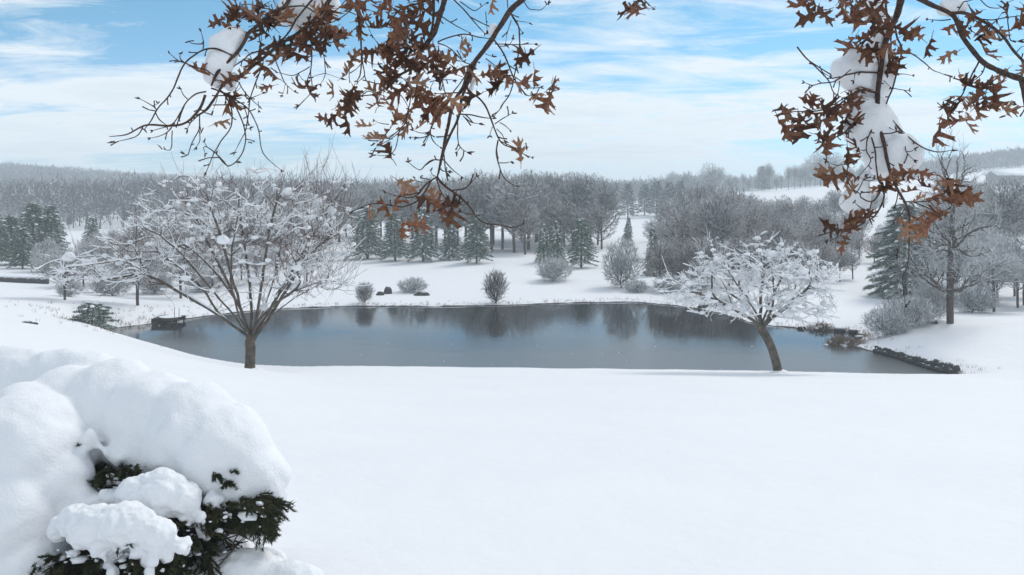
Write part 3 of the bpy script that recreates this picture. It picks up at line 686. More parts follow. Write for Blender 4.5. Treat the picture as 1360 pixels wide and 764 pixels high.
wood_row(rows(680, 805, 5, 104, 112, F(680, 268, 800, 275), 12), 'bare_tree', brown, (8, 7, 9), 'lower brownish tree at the foot of the dense tall wood', 'lower trees at the foot of the dense wood')
wood_row(rows(420, 600, 16, 102, 150, F(420, 252, 520, 240, 600, 238), 5), 'bare_tree', dense, (11, 11, 10), 'bare grey tree in the wood behind the row of five evergreens', 'trees behind the row of five evergreens')
wood_row(rows(110, 430, 22, 76, 120, F(110, 330, 200, 300, 430, 280), 14), 'bare_tree', dense + brown, (11, 11, 10, 8, 7, 9), 'grey bare tree on the far side seen through the big snowy tree', 'trees seen through the big snowy tree')
wood_row(rows(90, 420, 12, 66, 74, F(90, 352, 420, 338), 10), 'small_tree', frost, (4, 4), 'frosted low tree beyond the pond seen through the big snowy tree', 'frosted low trees seen through the big snowy tree')
wood_row(rows(-60, 420, 34, 105, 260, F(-60, 275, 100, 282, 420, 262), 12), 'bare_tree', dense, (11, 11, 10), 'hazy bare tree in the left valley', 'hazy trees of the left valley')
wood_row(rows(865, 1140, 18, 66, 76, F(865, 335, 900, 318, 1000, 322, 1090, 330, 1140, 350), 10), 'bare_tree', brown, (8, 7, 9), 'brown-grey bushy tree at the front of the right-hand wood', 'front trees of the right-hand wood')
wood_row(rows(865, 1135, 18, 80, 98, F(865, 300, 900, 275, 960, 262, 1010, 290, 1130, 300), 9), 'bare_tree', brown, (8, 7, 9), 'brown-grey bushy tree in the middle of the right-hand wood', 'middle trees of the right-hand wood')
wood_row(rows(880, 1150, 16, 105, 140, F(880, 270, 930, 245, 970, 242, 1000, 285, 1080, 278, 1150, 275), 6), 'bare_tree', brown, (8, 7, 9), 'hazy brown-grey tree at the back of the right-hand wood', 'back trees of the right-hand wood')
wood_row(rows(1135, 1400, 16, 72, 110, F(1135, 330, 1240, 255, 1400, 250), 12), 'bare_tree', dense + brown, (11, 11, 10, 8, 7, 9), 'grey frosted tree behind the pine at right', 'trees behind the pine at right')
wood_row(rows(1230, 1400, 8, 54, 66, F(1230, 330, 1400, 320), 14), 'small_tree', frost, (4, 4), 'frosted low tree on the right bank behind the tall tree', 'frosted low trees on the right bank')
wood_row(rows(1240, 1420, 15, 150, 275, F(1240, 246, 1420, 244), 8, 5.5), 'bare_tree', dense, (11, 11, 10), 'hazy tree on the slope at the right edge', 'hazy trees at the right edge')
wood_row(rows(890, 1150, 34, 300, 350, F(890, 236, 960, 230, 1100, 224, 1150, 226), 10), 'slender_tree', slim + dense[:1], (12, 12, 11), 'slender bare tree on the distant snowfield skyline', 'slender trees on the distant skyline')
wood_row(rows(960, 1170, 20, 130, 190, F(960, 268, 1080, 264, 1170, 256), 9, 5.5), 'bare_tree', brown + dense, (8, 7, 9, 11, 11, 10), 'hazy tree below the distant snowfield', 'hazy trees below the distant snowfield')
wood_row(((1090, 320, 14), (1108, 322, 13), (945, 300, 13)), 'bare_tree', dense, (11, 11, 10), 'rounded faint tree on the distant skyline', 'rounded trees on the distant skyline')
wood_row(((697, 99, 6.5),), 'small_tree', brown[:1], (8,), 'dark-trunked bare tree standing clear between the two evergreen groups', None)
wood_row(((95, 175, 8),), 'slender_tree', slim[:1], (12,), 'lone slender hazy tree above the far left evergreens', None)

# far wooded ridges: thousands of crowns that read as one mass
def woodland(name, spots, hh, material, rs):
    g = Geo(); T = []
    for x, y, z in spots:
        h = rs.uniform(*hh); near_ = y < 360; n = 150 if near_ else 70; tw_ = 0.011 if near_ else 0.022; w_ = h * 0.40
        b = rs.normal(0, 1, (n, 3)); b /= np.linalg.norm(b, axis=1)[:, None]
        B = b * rs.uniform(0.3, 1, (n, 1)) * np.array([w_, w_, h * 0.42]) + np.array([x, y, z + h * 0.52])
        D = (B - np.array([x, y, z + h * 0.2])); D /= np.linalg.norm(D, axis=1)[:, None]; D += rs.normal(0, 0.5, (n, 3))
        ln = h * rs.uniform(0.06, 0.15, (n, 1)); Wd = np.cross(D, rs.normal(0, 1, (n, 3))); Wd /= np.linalg.norm(Wd, axis=1)[:, None]
        V = np.stack([B - Wd * h * tw_, B + Wd * h * tw_, B + D * ln], 1).reshape(-1, 3); T.append(V)
        V2 = np.array([[x - .12, y, z - .5], [x + .12, y, z - .5], [x, y, z + h * 0.9]]); T.append(V2)
    V = np.concatenate(T); return mesh(name, V, np.arange(len(V)).reshape(-1, 3), material)
def scatter(bands, rs):
    sp_ = []
    for px0, px1, d0, d1, n in bands:
        px = rs.uniform(px0, px1, n); d = d0 + (d1 - d0) * rs.random(n) ** 0.8; x = (px - HX) / FP * d
        z = height(x, d); sp_.append(np.stack([x, d, z], 1))
    return np.concatenate(sp_)
rs = np.random.default_rng(5)
o = tag(obj('woodland_left', woodland('woodland', scatter([(-250, 400, 400, 640, 3000), (-250, 330, 250, 345, 700), (-250, 300, 150, 235, 330)], rs), (6, 11), M['twig_far'], rs)), kind='stuff'); o.name = 'distant_woodland'
tag(o, 'hazy grey wooded ridge closing the view at the far left')
o = tag(obj('distant_woodland', woodland('woodland', scatter([(300, 930, 330, 560, 2300), (300, 800, 210, 330, 500)], rs), (7, 11), M['twig_far'], rs)), kind='stuff')
tag(o, 'hazy grey woods behind the middle of the valley')
o = tag(obj('distant_woodland', woodland('woodland', scatter([(1150, 1600, 400, 640, 2600), (930, 1150, 420, 560, 300)], rs), (7, 11), M['twig_far'], rs)), kind='stuff')
tag(o, 'hazy wooded hill behind the barn roof at the right edge')

# ------------------------------------------------------------------ barn, stone wall, dock, stones, reeds
def barn():
    p = ground(1336, 292); e = empty('barn', p, 'distant barn with a snow-covered roof between the trees at the right edge', 'barn'); e.rotation_euler = (0, 0, 0.12)
    g = Geo(); g.box((0, 0, 1.4), (11, 6, 3.4)); 
    g.add([(-5.5, -3, 3.1), (-5.5, 3, 3.1), (-5.5, 0, 4.6)], [[0, 1, 2]]); g.add([(5.5, -3, 3.1), (5.5, 3, 3.1), (5.5, 0, 4.6)], [[0, 2, 1]])
    obj('wall', g.mesh('wall', M['barn_wall']), e)
    r_ = Geo()
    for s_ in (-1, 1):
        V = [(x, s_ * y, z + t) for x in (-6, 6) for y, z in ((3.5, 2.9), (0, 4.65)) for t in (0, 0.35)]
        r_.add(V, [[0, 1, 3, 2], [4, 6, 7, 5], [0, 4, 5, 1], [2, 3, 7, 6], [1, 5, 7, 3], [0, 2, 6, 4]])
    rf = obj('roof', r_.mesh('roof', M['snow_lump']), e)
    for x in (-3, 0, 3):
        g = Geo(); g.box((x, -3.03, 1.6), (1.2, 0.06, 1.0)); obj('window', g.mesh('window', M['dark_glass']), e)
barn()
def stone_mesh(i):
    g = Geo(); V, F_ = ICO2; k = 1 + 0.25 * noise3(V, 1.7, i * 7.3) + 0.08 * noise3(V, 5, i * 3.1)
    V = np.clip(V * k[:, None], -0.97, 0.98); g.add(V, F_); return g.mesh('stone', M['stone'])
stones = [stone_mesh(i) for i in range(5)]
# low wall at far left: laid stones under a cap of snow
e = empty('stone_wall', ground(25, 67), 'low dark dry-stone wall capped with snow at the far left edge of the field', 'wall')
b0 = np.array(e.location)
for i in range(26):
    q = ground(-30 + i * 3.7, 67 - i * 0.02)
    o = obj('stone', stones[i % 5], e, q - b0 + np.array([0, 0, 0.16])); o.scale = (0.15, 0.16, rng.uniform(0.2, 0.27)); o.rotation_euler = (0, 0, rng.uniform(-.3, .3))
g = Geo(); qs = np.array([ground(-32 + i * 8, 67) for i in range(13)]) - b0; qs[:, 2] += 0.42
g.tube(qs, np.full(13, 0.13) + rng.uniform(-.03, .03, 13), 8); o = obj('snow', g.mesh('snow', M['snow_lump'], True), e)
# stones edging the right bank: single rough blocks along the water
e = empty('stone_edging', ground(1220, 38.5), 'line of dark rough stones edging the water at the right end of the pond', 'stone edging')
b0 = np.array(e.location); path = np.array([(1162, 468), (1185, 474), (1210, 482), (1232, 489), (1250, 494), (1270, 498)], float)
n_ = 74
for i in range(n_):
    t = i / (n_ - 1); px = np.interp(t, np.linspace(0, 1, 6), path[:, 0]); py = np.interp(t, np.linspace(0, 1, 6), path[:, 1])
    row = i % 2; d = CZ * FP / (py - HY) * (1.0 + 0.002 * row); q = at(px, py, d); x, y = q[0] + rng.uniform(-.06, .06) - 0.05 * (1 - row), q[1] + rng.uniform(-.05, .05)
    sz = rng.uniform(0.10, 0.17) * (0.75 + 0.5 * t)
    o = obj('stone', stones[i % 5], e, np.array([x, y, 0.03 + sz * 0.5 + 0.15 * row]) - b0); o.scale = (sz, sz * rng.uniform(0.8, 1.2), sz * rng.uniform(0.8, 1.3)); o.rotation_euler = (rng.uniform(-.4, .4), rng.uniform(-.4, .4), rng.uniform(0, 6))
def rock(px, d, sx, sy, sz, lab, dz=0.0, k=0, snow=True):
    q = ground(px, d); e = empty('rock', q, lab, 'rock', 'dark rocks round the pond'); o = obj('stone', stones[k % 5], e, (0, 0, sz * 0.25 + dz)); o.scale = (sx, sy, sz); o.rotation_euler = (0, 0, rng.uniform(-.4, .4))
    if snow:
        g = Geo(); blob(g, (0, 0, sz * 0.25 + dz + sz * 0.72), (sx * 0.9, sy * 0.85, sz * 0.34), ICO2, 0.15); obj('snow', g.mesh('snow', M['snow_lump'], True), e)
for px, d, sx, sy, sz, lab, dz, k in (
    (515, 63.5, 0.34, 0.3, 0.30, 'dark rock poking out of the snow on the far bank right of the big tree', 0, 0), (505, 62.6, 0.34, 0.25, 0.16, 'flat dark rock beside the taller one on the far bank', 0, 1),
    (560, 62.4, 0.62, 0.3, 0.17, 'long low rock under the snowy brush on the far bank', 0, 2), (36, 26.3, 0.19, 0.14, 0.10, 'small half-buried stone on the snow at far left', 0, 3), (45, 26.4, 0.14, 0.1, 0.08, 'smaller pale stone beside the half-buried one at far left', 0, 1),
    (1115, 47.3, 0.34, 0.3, 0.25, 'squarish dark rock at the water under the right slope', 0.03, 4), (1133, 46.9, 0.28, 0.24, 0.16, 'low dark rock right of the squarish one', 0.03, 0),
    (1064, 48.4, 0.26, 0.2, 0.12, 'small dark rock in the water behind the leaning tree', 0.06, 1), (934, 56.6, 0.4, 0.3, 0.2, 'dark rock on the far shore left of the leaning tree', 0.03, 2),
    (1142, 45.2, 0.3, 0.2, 0.1, 'thin dark rock at the foot of the frosted shrubs', 0.05, 2), (1238, 45.0, 0.3, 0.22, 0.2, 'dark rock left of the tall tree trunk', 0.02, 3)):
    rock(px, d, sx, sy, sz * (1.5 if d > 60 else 1), lab, dz - (0.03 if d < 30 else 0), k, snow=30 < d < 60)
def dock():
    q = at(224, 428, 50.6); q[2] = 0; e = empty('wooden_dock', q, 'short dark wooden dock at the left end of the pond', 'dock'); e.scale = (0.84, 0.84, 0.78)
    W_, D_ = 1.8, 1.5
    for i in range(9):
        g = Geo(); g.box((-W_ / 2 + 0.1 + i * 0.2, 0, 0.43), (0.185, D_, 0.05)); obj('plank', g.mesh('plank', M['old_wood']), e)
    for s_ in (-1, 1): g = Geo(); g.box((0, s_ * (D_ / 2 + 0.035), 0.31), (W_ + 0.04, 0.06, 0.30)); obj('side_board', g.mesh('side_board', M['old_wood']), e)
    for x, z0 in ((-0.62, .42), (0.32, .5)):
        g = Geo(); g.box((x, -D_ / 2 - 0.09, 0.02), (z0, 0.05, 0.42)); obj('side_panel', g.mesh('side_panel', M['old_wood']), e)
    for x in (-0.85, 0.85):
        for y in (-0.65, 0.65):
            g = Geo(); g.tube([(x, y, -0.9), (x, y, 0.4)], [0.06, 0.06], 8); obj('post', g.mesh('post', M['old_wood']), e)
    for x, h in ((0.66, 1.35), (0.98, 1.25)):
        g = Geo(); g.tube([(x, -0.6, 0.0), (x + .02, -0.6, h)], [0.022, 0.018], 6); obj('pole', g.mesh('pole', M['old_wood']), e)
    g = Geo(); blob(g, (0.05, 0.12, 0.465), (W_ * 0.44, D_ * 0.46, 0.055), ICO3, 0.1); obj('snow', g.mesh('snow', M['snow_lump'], True), e)
dock()
def reeds(px, d, n, w_, h, lab, seed, depth=0.5, dz=0.0):
    rs = np.random.default_rng(seed); q = ground(px, d); q[2] = max(q[2], 0.0); e = empty('reed_clump', q, lab, 'reeds', 'dry reeds at the water'); g = Geo(); s = Geo()
    for _ in range(n):
        x = rs.normal(0, w_ / 2.4); y = rs.normal(0, depth / 2); hh = h * rs.uniform(0.4, 1.1) * math.exp(-(x / w_) ** 2); a = rs.normal(0, 0.35); b_ = rs.normal(0, 0.3)
        g.tube([(x, y, -0.1), (x + a * hh * .4, y + b_ * hh * .4, hh * .6), (x + a * hh, y + b_ * hh, hh * rs.uniform(0.7, 1))], [0.012, 0.009, 0.004], 3, cap=False)
    for _ in range(14): blob(s, (rs.normal(0, w_ / 2.2), rs.normal(0, depth / 2.5), h * rs.uniform(0.02, 0.3)), (rs.uniform(.1, .2), .12, .07), ICO1, 0.3)
    tag(obj('stems', g.mesh('stems', M['reed']), e), kind='stuff'); tag(obj('snow', s.mesh('snow', M['snow_lump'], True), e), kind='stuff')
reeds(1118, 43.4, 420, 1.0, 0.62, 'clump of tan dry reeds standing in the water at the right end', 71)
reeds(1136, 43.1, 260, 0.6, 0.42, 'lower rusty reeds right of the taller clump', 72)
reeds(1090, 48.2, 260, 1.0, 0.4, 'thin tan reeds on the far shore behind the leaning tree', 73)
reeds(952, 56.9, 120, 0.6, 0.35, 'small brown reeds at the far shore left of the leaning tree', 74)
# dry grass poking out of the snow near the waterline
def dry_grass():
    rs = np.random.default_rng(9); g = Geo(); n = len(POND); T = []
    P = []
    for i in range(n):
        a, b = POND[i], POND[(i + 1) % n]; m = int(np.linalg.norm(b - a) * (26 if i >= 24 or i in (9, 10, 11, 12) else 7))
        if i < 5: m = 0
        for _ in range(m): P.append(a + (b - a) * rs.random())
    P = np.array(P); c = POND.mean(0); dr = P - c; dr /= np.linalg.norm(dr, axis=1)[:, None]
    P = P + dr * rs.gamma(1.2, 0.35, (len(P), 1)) * np.where(P[:, :1] < -15, 2.2, 1); Z = height(P[:, 0], P[:, 1])
    for (x, y), z in zip(P, Z):
        k = 5
        for _ in range(k):
            x1, y1 = x + rs.normal(0, .06), y + rs.normal(0, .06); h = rs.uniform(0.05, 0.22); a = rs.normal(0, .3)
            T.append([[x1 - .008, y1, z - .03], [x1 + .008, y1, z - .03], [x1 + a * h, y1 + rs.normal(0, .2) * h, z + h]])
    V = np.array(T).reshape(-1, 3); return mesh('dry_grass', V, np.arange(len(V)).reshape(-1, 3), M['reed'])
tag(obj('dry_grass', dry_grass()), 'dry grass blades poking through the snow along the shore', None, None, 'stuff')

# ------------------------------------------------------------------ remeshed snow (lumps fused together)
def fused(name, spheres, voxel, parent, off, smooth=6, disp=0.03, dsize=0.25, material='snow_soft', fine=0.0):
    """spheres: (x, y, z, rx, ry, rz)"""
    g = Geo()
    for i, s_ in enumerate(spheres):
        V, F_ = ICO3; k = 1 + 0.06 * noise3(V, 2.0, i * 3.7)
        g.add(V * k[:, None] * np.array(s_[3:6]) + np.array(s_[:3]), F_)
    me = g.mesh(name, M[material], True, off)
    tmp = bpy.data.objects.new('tmp', me); C.objects.link(tmp)
    m = tmp.modifiers.new('r', 'REMESH'); m.mode = 'VOXEL'; m.voxel_size = voxel; m.use_smooth_shade = True
    m = tmp.modifiers.new('s', 'SMOOTH'); m.factor = 0.6; m.iterations = smooth
    if disp:
        t = bpy.data.textures.new(name + '_t', 'CLOUDS'); t.noise_scale = dsize; t.noise_depth = 2
        m = tmp.modifiers.new('d', 'DISPLACE'); m.texture = t; m.strength = disp; m.mid_level = 0.5; m.texture_coords = 'LOCAL'
    if fine:
        t = bpy.data.textures.new(name + '_f', 'CLOUDS'); t.noise_scale = 0.05; t.noise_depth = 3
        m = tmp.modifiers.new('f', 'DISPLACE'); m.texture = t; m.strength = fine; m.mid_level = 0.5; m.texture_coords = 'LOCAL'
    dg = bpy.context.evaluated_depsgraph_get(); me2 = bpy.data.meshes.new_from_object(tmp.evaluated_get(dg))
    me2.materials.clear(); me2.materials.append(M[material]); me2.name = name
    bpy.data.objects.remove(tmp); return obj(name, me2, parent)

# ------------------------------------------------------------------ juniper bush in the foreground under heaped snow
def juniper_bush():
    base = at(120, 764, 5.4); base[2] = float(height(np.array([base[0]]), np.array([5.4]))[0])
    e = empty('juniper_bush', base, 'big rounded juniper bush buried under thick heaped snow in the left foreground', 'bush')
    def S(px, py, d, r, fx=1.0, fy=1.0, fz=1.0):
        q = at(px, py, d); k = r * d / FP; return (*q, k * fx, k * fy, k * fz)
    rb = np.random.default_rng(8)
    def edge(pl, n, r0, r1, d, jx=5):
        pl = np.array(pl, float); t = np.linspace(0, 1, n); L_ = np.concatenate([[0], np.cumsum(np.linalg.norm(np.diff(pl, axis=0), axis=1))]); L_ /= L_[-1]
        return [S(np.interp(a, L_, pl[:, 0]) + rb.normal(0, jx), np.interp(a, L_, pl[:, 1]) + rb.normal(0, jx), d + rb.uniform(-.05, .08), rb.uniform(r0, r1), 1, 1, rb.uniform(1, 1.7)) for a in t]
    top = [S(-80, 600, 6.1, 150, 1, .4), S(0, 602, 6.1, 142, 1, .4), S(90, 612, 6.05, 148, 1, .4), S(180, 622, 6.0, 134, 1, .35), S(246, 646, 5.9, 126, 1, .32),
           S(292, 604, 5.38, 70), S(322, 634, 5.32, 54), S(250, 574, 5.45, 68), S(345, 652, 5.28, 32), S(352, 676, 5.25, 20), S(200, 562, 5.55, 68), S(146, 546, 5.65, 68), S(95, 545, 5.7, 62), S(226, 604, 5.28, 40), S(184, 588, 5.38, 40),
           S(272, 634, 5.22, 32), S(142, 582, 5.45, 30), S(302, 652, 5.2, 26), S(322, 668, 5.2, 18),
           S(362, 632, 5.35, 22), S(364, 662, 5.32, 19), S(366, 686, 5.3, 13, 1, 1, 1.3), S(300, 676, 5.2, 16), S(338, 690, 5.22, 11), S(270, 660, 5.2, 18)]
    top += edge([(126, 590), (150, 612), (182, 622), (200, 634), (225, 632), (250, 648), (282, 664), (318, 682), (352, 692)], 34, 5, 12, 5.2, 4)
    left = [S(38, 606, 5.25, 84), S(82, 640, 5.12, 44), S(100, 662, 5.05, 26), S(10, 690, 5.05, 90), S(62, 706, 5.0, 44), S(-60, 650, 5.25, 115), S(38, 750, 4.88, 50), S(-30, 750, 4.95, 85), S(30, 560, 5.4, 50), S(90, 600, 5.3, 40), S(118, 672, 5.0, 16), S(136, 668, 5.0, 12)]
    mid = [S(186, 660, 4.92, 28, 1.2), S(214, 652, 4.92, 28, 1.2), S(242, 664, 4.94, 24), S(256, 680, 4.95, 12), S(204, 674, 4.88, 18, 1.4), S(150, 664, 5.0, 16, 1.5), S(285, 664, 5.05, 14)]
    mid += edge([(168, 676), (205, 690), (240, 684), (262, 690)], 9, 4, 8, 4.92, 3)
    low = [S(122, 700, 4.68, 28, 1.25), S(162, 698, 4.68, 33, 1.35, 1, .9), S(204, 710, 4.68, 25, 1.3, 1, .8), S(236, 721, 4.68, 11, 1.8, 1, .7), S(100, 692, 4.75, 22), S(84, 700, 4.8, 18)]
    low += edge([(104, 722), (135, 728), (160, 734), (190, 738), (225, 732), (250, 728)], 20, 4, 8, 4.64, 3) + edge([(142, 742), (148, 760)], 4, 5, 8, 4.62, 2) + edge([(194, 742), (198, 762)], 4, 6, 9, 4.62, 2) + edge([(262, 694), (275, 712)], 5, 4, 7, 4.9, 3)
    toe = [S(325, 766, 5.0, 34, 1.6), S(385, 776, 4.95, 30, 1.6), S(280, 768, 5.0, 30, 1.5), S(300, 748, 5.3, 30, 1.8), S(350, 752, 5.2, 24, 1.5)]
    for i, (sp_, vx, smo, dp, ds, fn) in enumerate([(top + left, 0.016, 18, 0.08, 0.3, 0.006), (mid, 0.010, 6, 0.045, 0.1, 0.016), (low, 0.010, 6, 0.045, 0.1, 0.018)]):
        fused('snow_heap', sp_, vx, e, base, smooth=smo, disp=dp, dsize=ds, fine=fn)
    # crumbs of snow caught on the needles
    cr = Geo()
    for (px, py, d), rx, ry, n in [((235, 700, 4.95), 40, 14, 60), ((300, 690, 5.05), 42, 10, 60), ((112, 745, 4.7), 40, 14, 40), ((180, 745, 4.7), 38, 14, 40), ((165, 640, 5.1), 32, 14, 30), ((112, 592, 5.25), 10, 14, 12), ((340, 690, 5.0), 12, 16, 20), ((240, 735, 4.9), 40, 16, 50)]:
        for _ in range(n):
            r = rb.gamma(2, 0.0045) + 0.003; blob(cr, at(px + rb.normal(0, rx * .6), py + rb.normal(0, ry * .6), d + rb.uniform(-.06, .12)), (r * rb.uniform(1, 2.2), r * 1.3, r * .7), ICO1, .35)
    tag(obj('snow_crumbs', cr.mesh('snow_crumbs', M['snow_soft'], True, base), e), kind='stuff')
    # dark evergreen sprays under the snow
    rs = np.random.default_rng(3); g = Geo(); wd = Geo(); T = []
    def spray(p, d, l, n=60, nl=0.03, w_=0.0035):
        d = d / np.linalg.norm(d); sv = np.cross(d, [0, 0, 1.0]); sv /= np.linalg.norm(sv) + 1e-9
        bend = np.array([0, 0, -0.5])
        for b_ in range(7):
            off_ = rs.uniform(-0.5, 0.5); a = d + sv * off_ + rs.normal(0, 0.18, 3); a /= np.linalg.norm(a); st = p + d * l * rs.uniform(0, .45); lb = l * rs.uniform(0.35, 0.7)
            u = rs.random(n) ; Q = st + a * (u * lb)[:, None] + bend * (u ** 2 * lb * 0.5)[:, None]
            D = a + rs.normal(0, 0.42, (n, 3)); D /= np.linalg.norm(D, axis=1)[:, None]; Wd = np.cross(D, rs.normal(0, 1, (n, 3))); Wd /= np.linalg.norm(Wd, axis=1)[:, None]
            T.append(np.stack([Q - Wd * w_, Q + Wd * w_, Q + D * nl * rs.uniform(.5, 1.3, (n, 1))], 1).reshape(-1, 3))
            wd.tube([st, st + a * lb * .5 + bend * .125 * lb, st + a * lb + bend * lb * .5], [0.004, 0.003, 0.0015], 3, cap=False)
    core = at(150, 700, 5.6)
    areas = [((112, 590, 5.3), 12, 16, 9), ((165, 635, 5.12), 42, 20, 50), ((230, 690, 5.0), 46, 20, 60), ((300, 680, 5.1), 45, 16, 60), ((335, 668, 5.05), 20, 10, 26), ((110, 748, 4.75), 46, 22, 60), ((185, 745, 4.75), 40, 24, 44),
             ((240, 722, 4.95), 40, 18, 26), ((200, 670, 5.0), 40, 14, 24), ((292, 630, 5.05), 14, 16, 10), ((240, 750, 4.9), 40, 20, 26), ((60, 760, 4.8), 30, 14, 12)]
    for (px, py, d), rx, ry, n in areas:
        for _ in range(n):
            p = at(px + rs.normal(0, rx * .6), py + rs.normal(0, ry * .6), d + rs.uniform(-0.05, 0.25)); out_ = p - core; out_[2] *= 0.3
            spray(p, out_ + np.array([0, -0.25, -0.12]) + rs.normal(0, 0.2, 3), rs.uniform(0.10, 0.2))
    for px, py, l in ((352, 672, 0.2), (356, 682, 0.16), (346, 676, 0.17), (338, 672, 0.15), (328, 676, 0.12), (318, 680, 0.12)):
        for _ in range(3): spray(at(px, py, 5.03), np.array([0.25, -0.1, -1.0]) + rs.normal(0, .12, 3), l, n=80)
    V = np.concatenate(T); f = mesh('foliage', V - base, np.arange(len(V)).reshape(-1, 3), M['juniper']); obj('foliage', f, e)
    # twiggy dead wood in the shade below, and the crooked stems
    for _ in range(260):
        p = at(rs.uniform(150, 325), rs.uniform(690, 762), rs.uniform(4.95, 5.5)); a = np.array([rs.normal(0.5, .5), rs.normal(-.2, .4), rs.normal(0.05, .25)]); a *= rs.uniform(0.06, 0.16) / np.linalg.norm(a)
        wd.tube([p - a, p + rs.normal(0, .015, 3), p + a], [0.007, 0.005, 0.002], 3, cap=False)
    for _ in range(16):
        p = at(rs.uniform(60, 300), rs.uniform(650, 720), rs.uniform(5.1, 5.6)); q = base + np.array([rs.normal(0, .15), rs.normal(0.1, .15), -0.05])
        wd.tube([q, (p + q) / 2 + rs.normal(0, .08, 3), p], [0.03, 0.022, 0.010], 6, cap=False)
    obj('stems', wd.mesh('stems', M['juniper_wood'], False, base), e)
    # the dark inside of the bush: dense old foliage
    T2 = []; n = 14000
    dv = rs.normal(0, 1, (n, 3)); dv /= np.linalg.norm(dv, axis=1)[:, None]; Q = at(125, 672, 5.75) + dv * rs.uniform(0.55, 1, (n, 1)) * np.array([0.66, 0.60, 0.42])
    D = rs.normal(0, 1, (n, 3)); D /= np.linalg.norm(D, axis=1)[:, None]; Wd = np.cross(D, rs.normal(0, 1, (n, 3))); Wd /= np.linalg.norm(Wd, axis=1)[:, None]
    V = np.stack([Q - Wd * .02, Q + Wd * .02, Q + D * .07], 1).reshape(-1, 3); obj('inner_foliage', mesh('inner_foliage', V - base, np.arange(n * 3).reshape(-1, 3), M['juniper']), e)
    o = fused('fallen_snow', toe, 0.02, None, (0, 0, 0), smooth=5, disp=0.05, dsize=0.1, fine=0.008)
    tag(o, 'small heap of fallen snow on the ground at the foot of the juniper bush', 'snow heap')
juniper_bush()

# ------------------------------------------------------------------ oak branches hanging overhead
def depth_at(px, py, d0):
    return d0 + 0.22 * math.sin(px / 61 + 0.7) + 0.16 * math.sin(py / 47 + px / 97) - 0.0004 * (py - 120)
REG = {0: (140, 0, 3.394), 1: (140, 0, 3.322), 2: (280, 0, 4.778), 3: (420, 0, 3.472), 4: (560, 0, 3.475), 5: (490, 150, 4.495), 6: (1020, 0, 4.494), 7: (1080, 130, 3.636), 8: (1180, 0, 4.244), 9: (0, 0, 1.0)}
def px_of(reg, u, v): x0, y0, s_ = REG[reg]; return x0 + u / s_, y0 + v / s_
def leaf_mesh(seed, material):
    rs = np.random.default_rng(seed)
    # half outline of a pointed-lobed oak leaf, base at (0,0), tip at (0,1)
    half = [(0.02, 0.0), (0.03, 0.10), (0.20, 0.16), (0.26, 0.13), (0.17, 0.24), (0.07, 0.28), (0.09, 0.36), (0.30, 0.44), (0.42, 0.41), (0.40, 0.49), (0.47, 0.56), (0.30, 0.55), (0.12, 0.55),
            (0.11, 0.62), (0.26, 0.74), (0.36, 0.77), (0.27, 0.81), (0.27, 0.88), (0.14, 0.80), (0.07, 0.84), (0.06, 0.90), (0.0, 1.0)]
    bm = bmesh.new()
    for s_ in (-1, 1):
        pts = [(s_ * x * rs.uniform(0.85, 1.15), y + rs.normal(0, .012)) for x, y in half[:-1]] + [(0, 1.0)]
        spine = [(0, y) for y in (0.85, 0.6, 0.35, 0.12, 0.0)]
        vs_ = [bm.verts.new((x, y, 0)) for x, y in pts + spine]
        bm.faces.new(vs_ if s_ < 0 else vs_[::-1])
    bmesh.ops.remove_doubles(bm, verts=bm.verts, dist=0.0005)
    bmesh.ops.triangulate(bm, faces=bm.faces)
    curl, fold, tw = rs.uniform(-0.9, 1.1), rs.uniform(0.3, 1.5), rs.uniform(-1.2, 1.2)
    for v in bm.verts:
        x, y = v.co.x, v.co.y; z = fold * abs(x) * (0.6 + x * x) + curl * y * y * 0.6 + tw * x * y + 0.05 * math.sin(9 * y + seed)
        v.co.x = x * (1 - 0.25 * fold); v.co.z = z
    # stalk
    for k in range(3):
        pass
    a = [bm.verts.new((0.012 * math.cos(t), -0.22, 0.012 * math.sin(t) - 0.02)) for t in (0, 2.1, 4.2)]; b_ = [bm.verts.new((0.014 * math.cos(t), 0.04, 0.014 * math.sin(t))) for t in (0, 2.1, 4.2)]
    for k in range(3): bm.faces.new((a[k], a[(k + 1) % 3], b_[(k + 1) % 3], b_[k]))
    me = bpy.data.meshes.new('leaf'); bm.to_mesh(me); bm.free(); me.materials.append(material)
    return me
LEAF = [leaf_mesh(i, M['leaf_brown']) for i in range(7)]; TAN = [leaf_mesh(20 + i, M['leaf_tan']) for i in range(3)]
LEAF_N = [0]
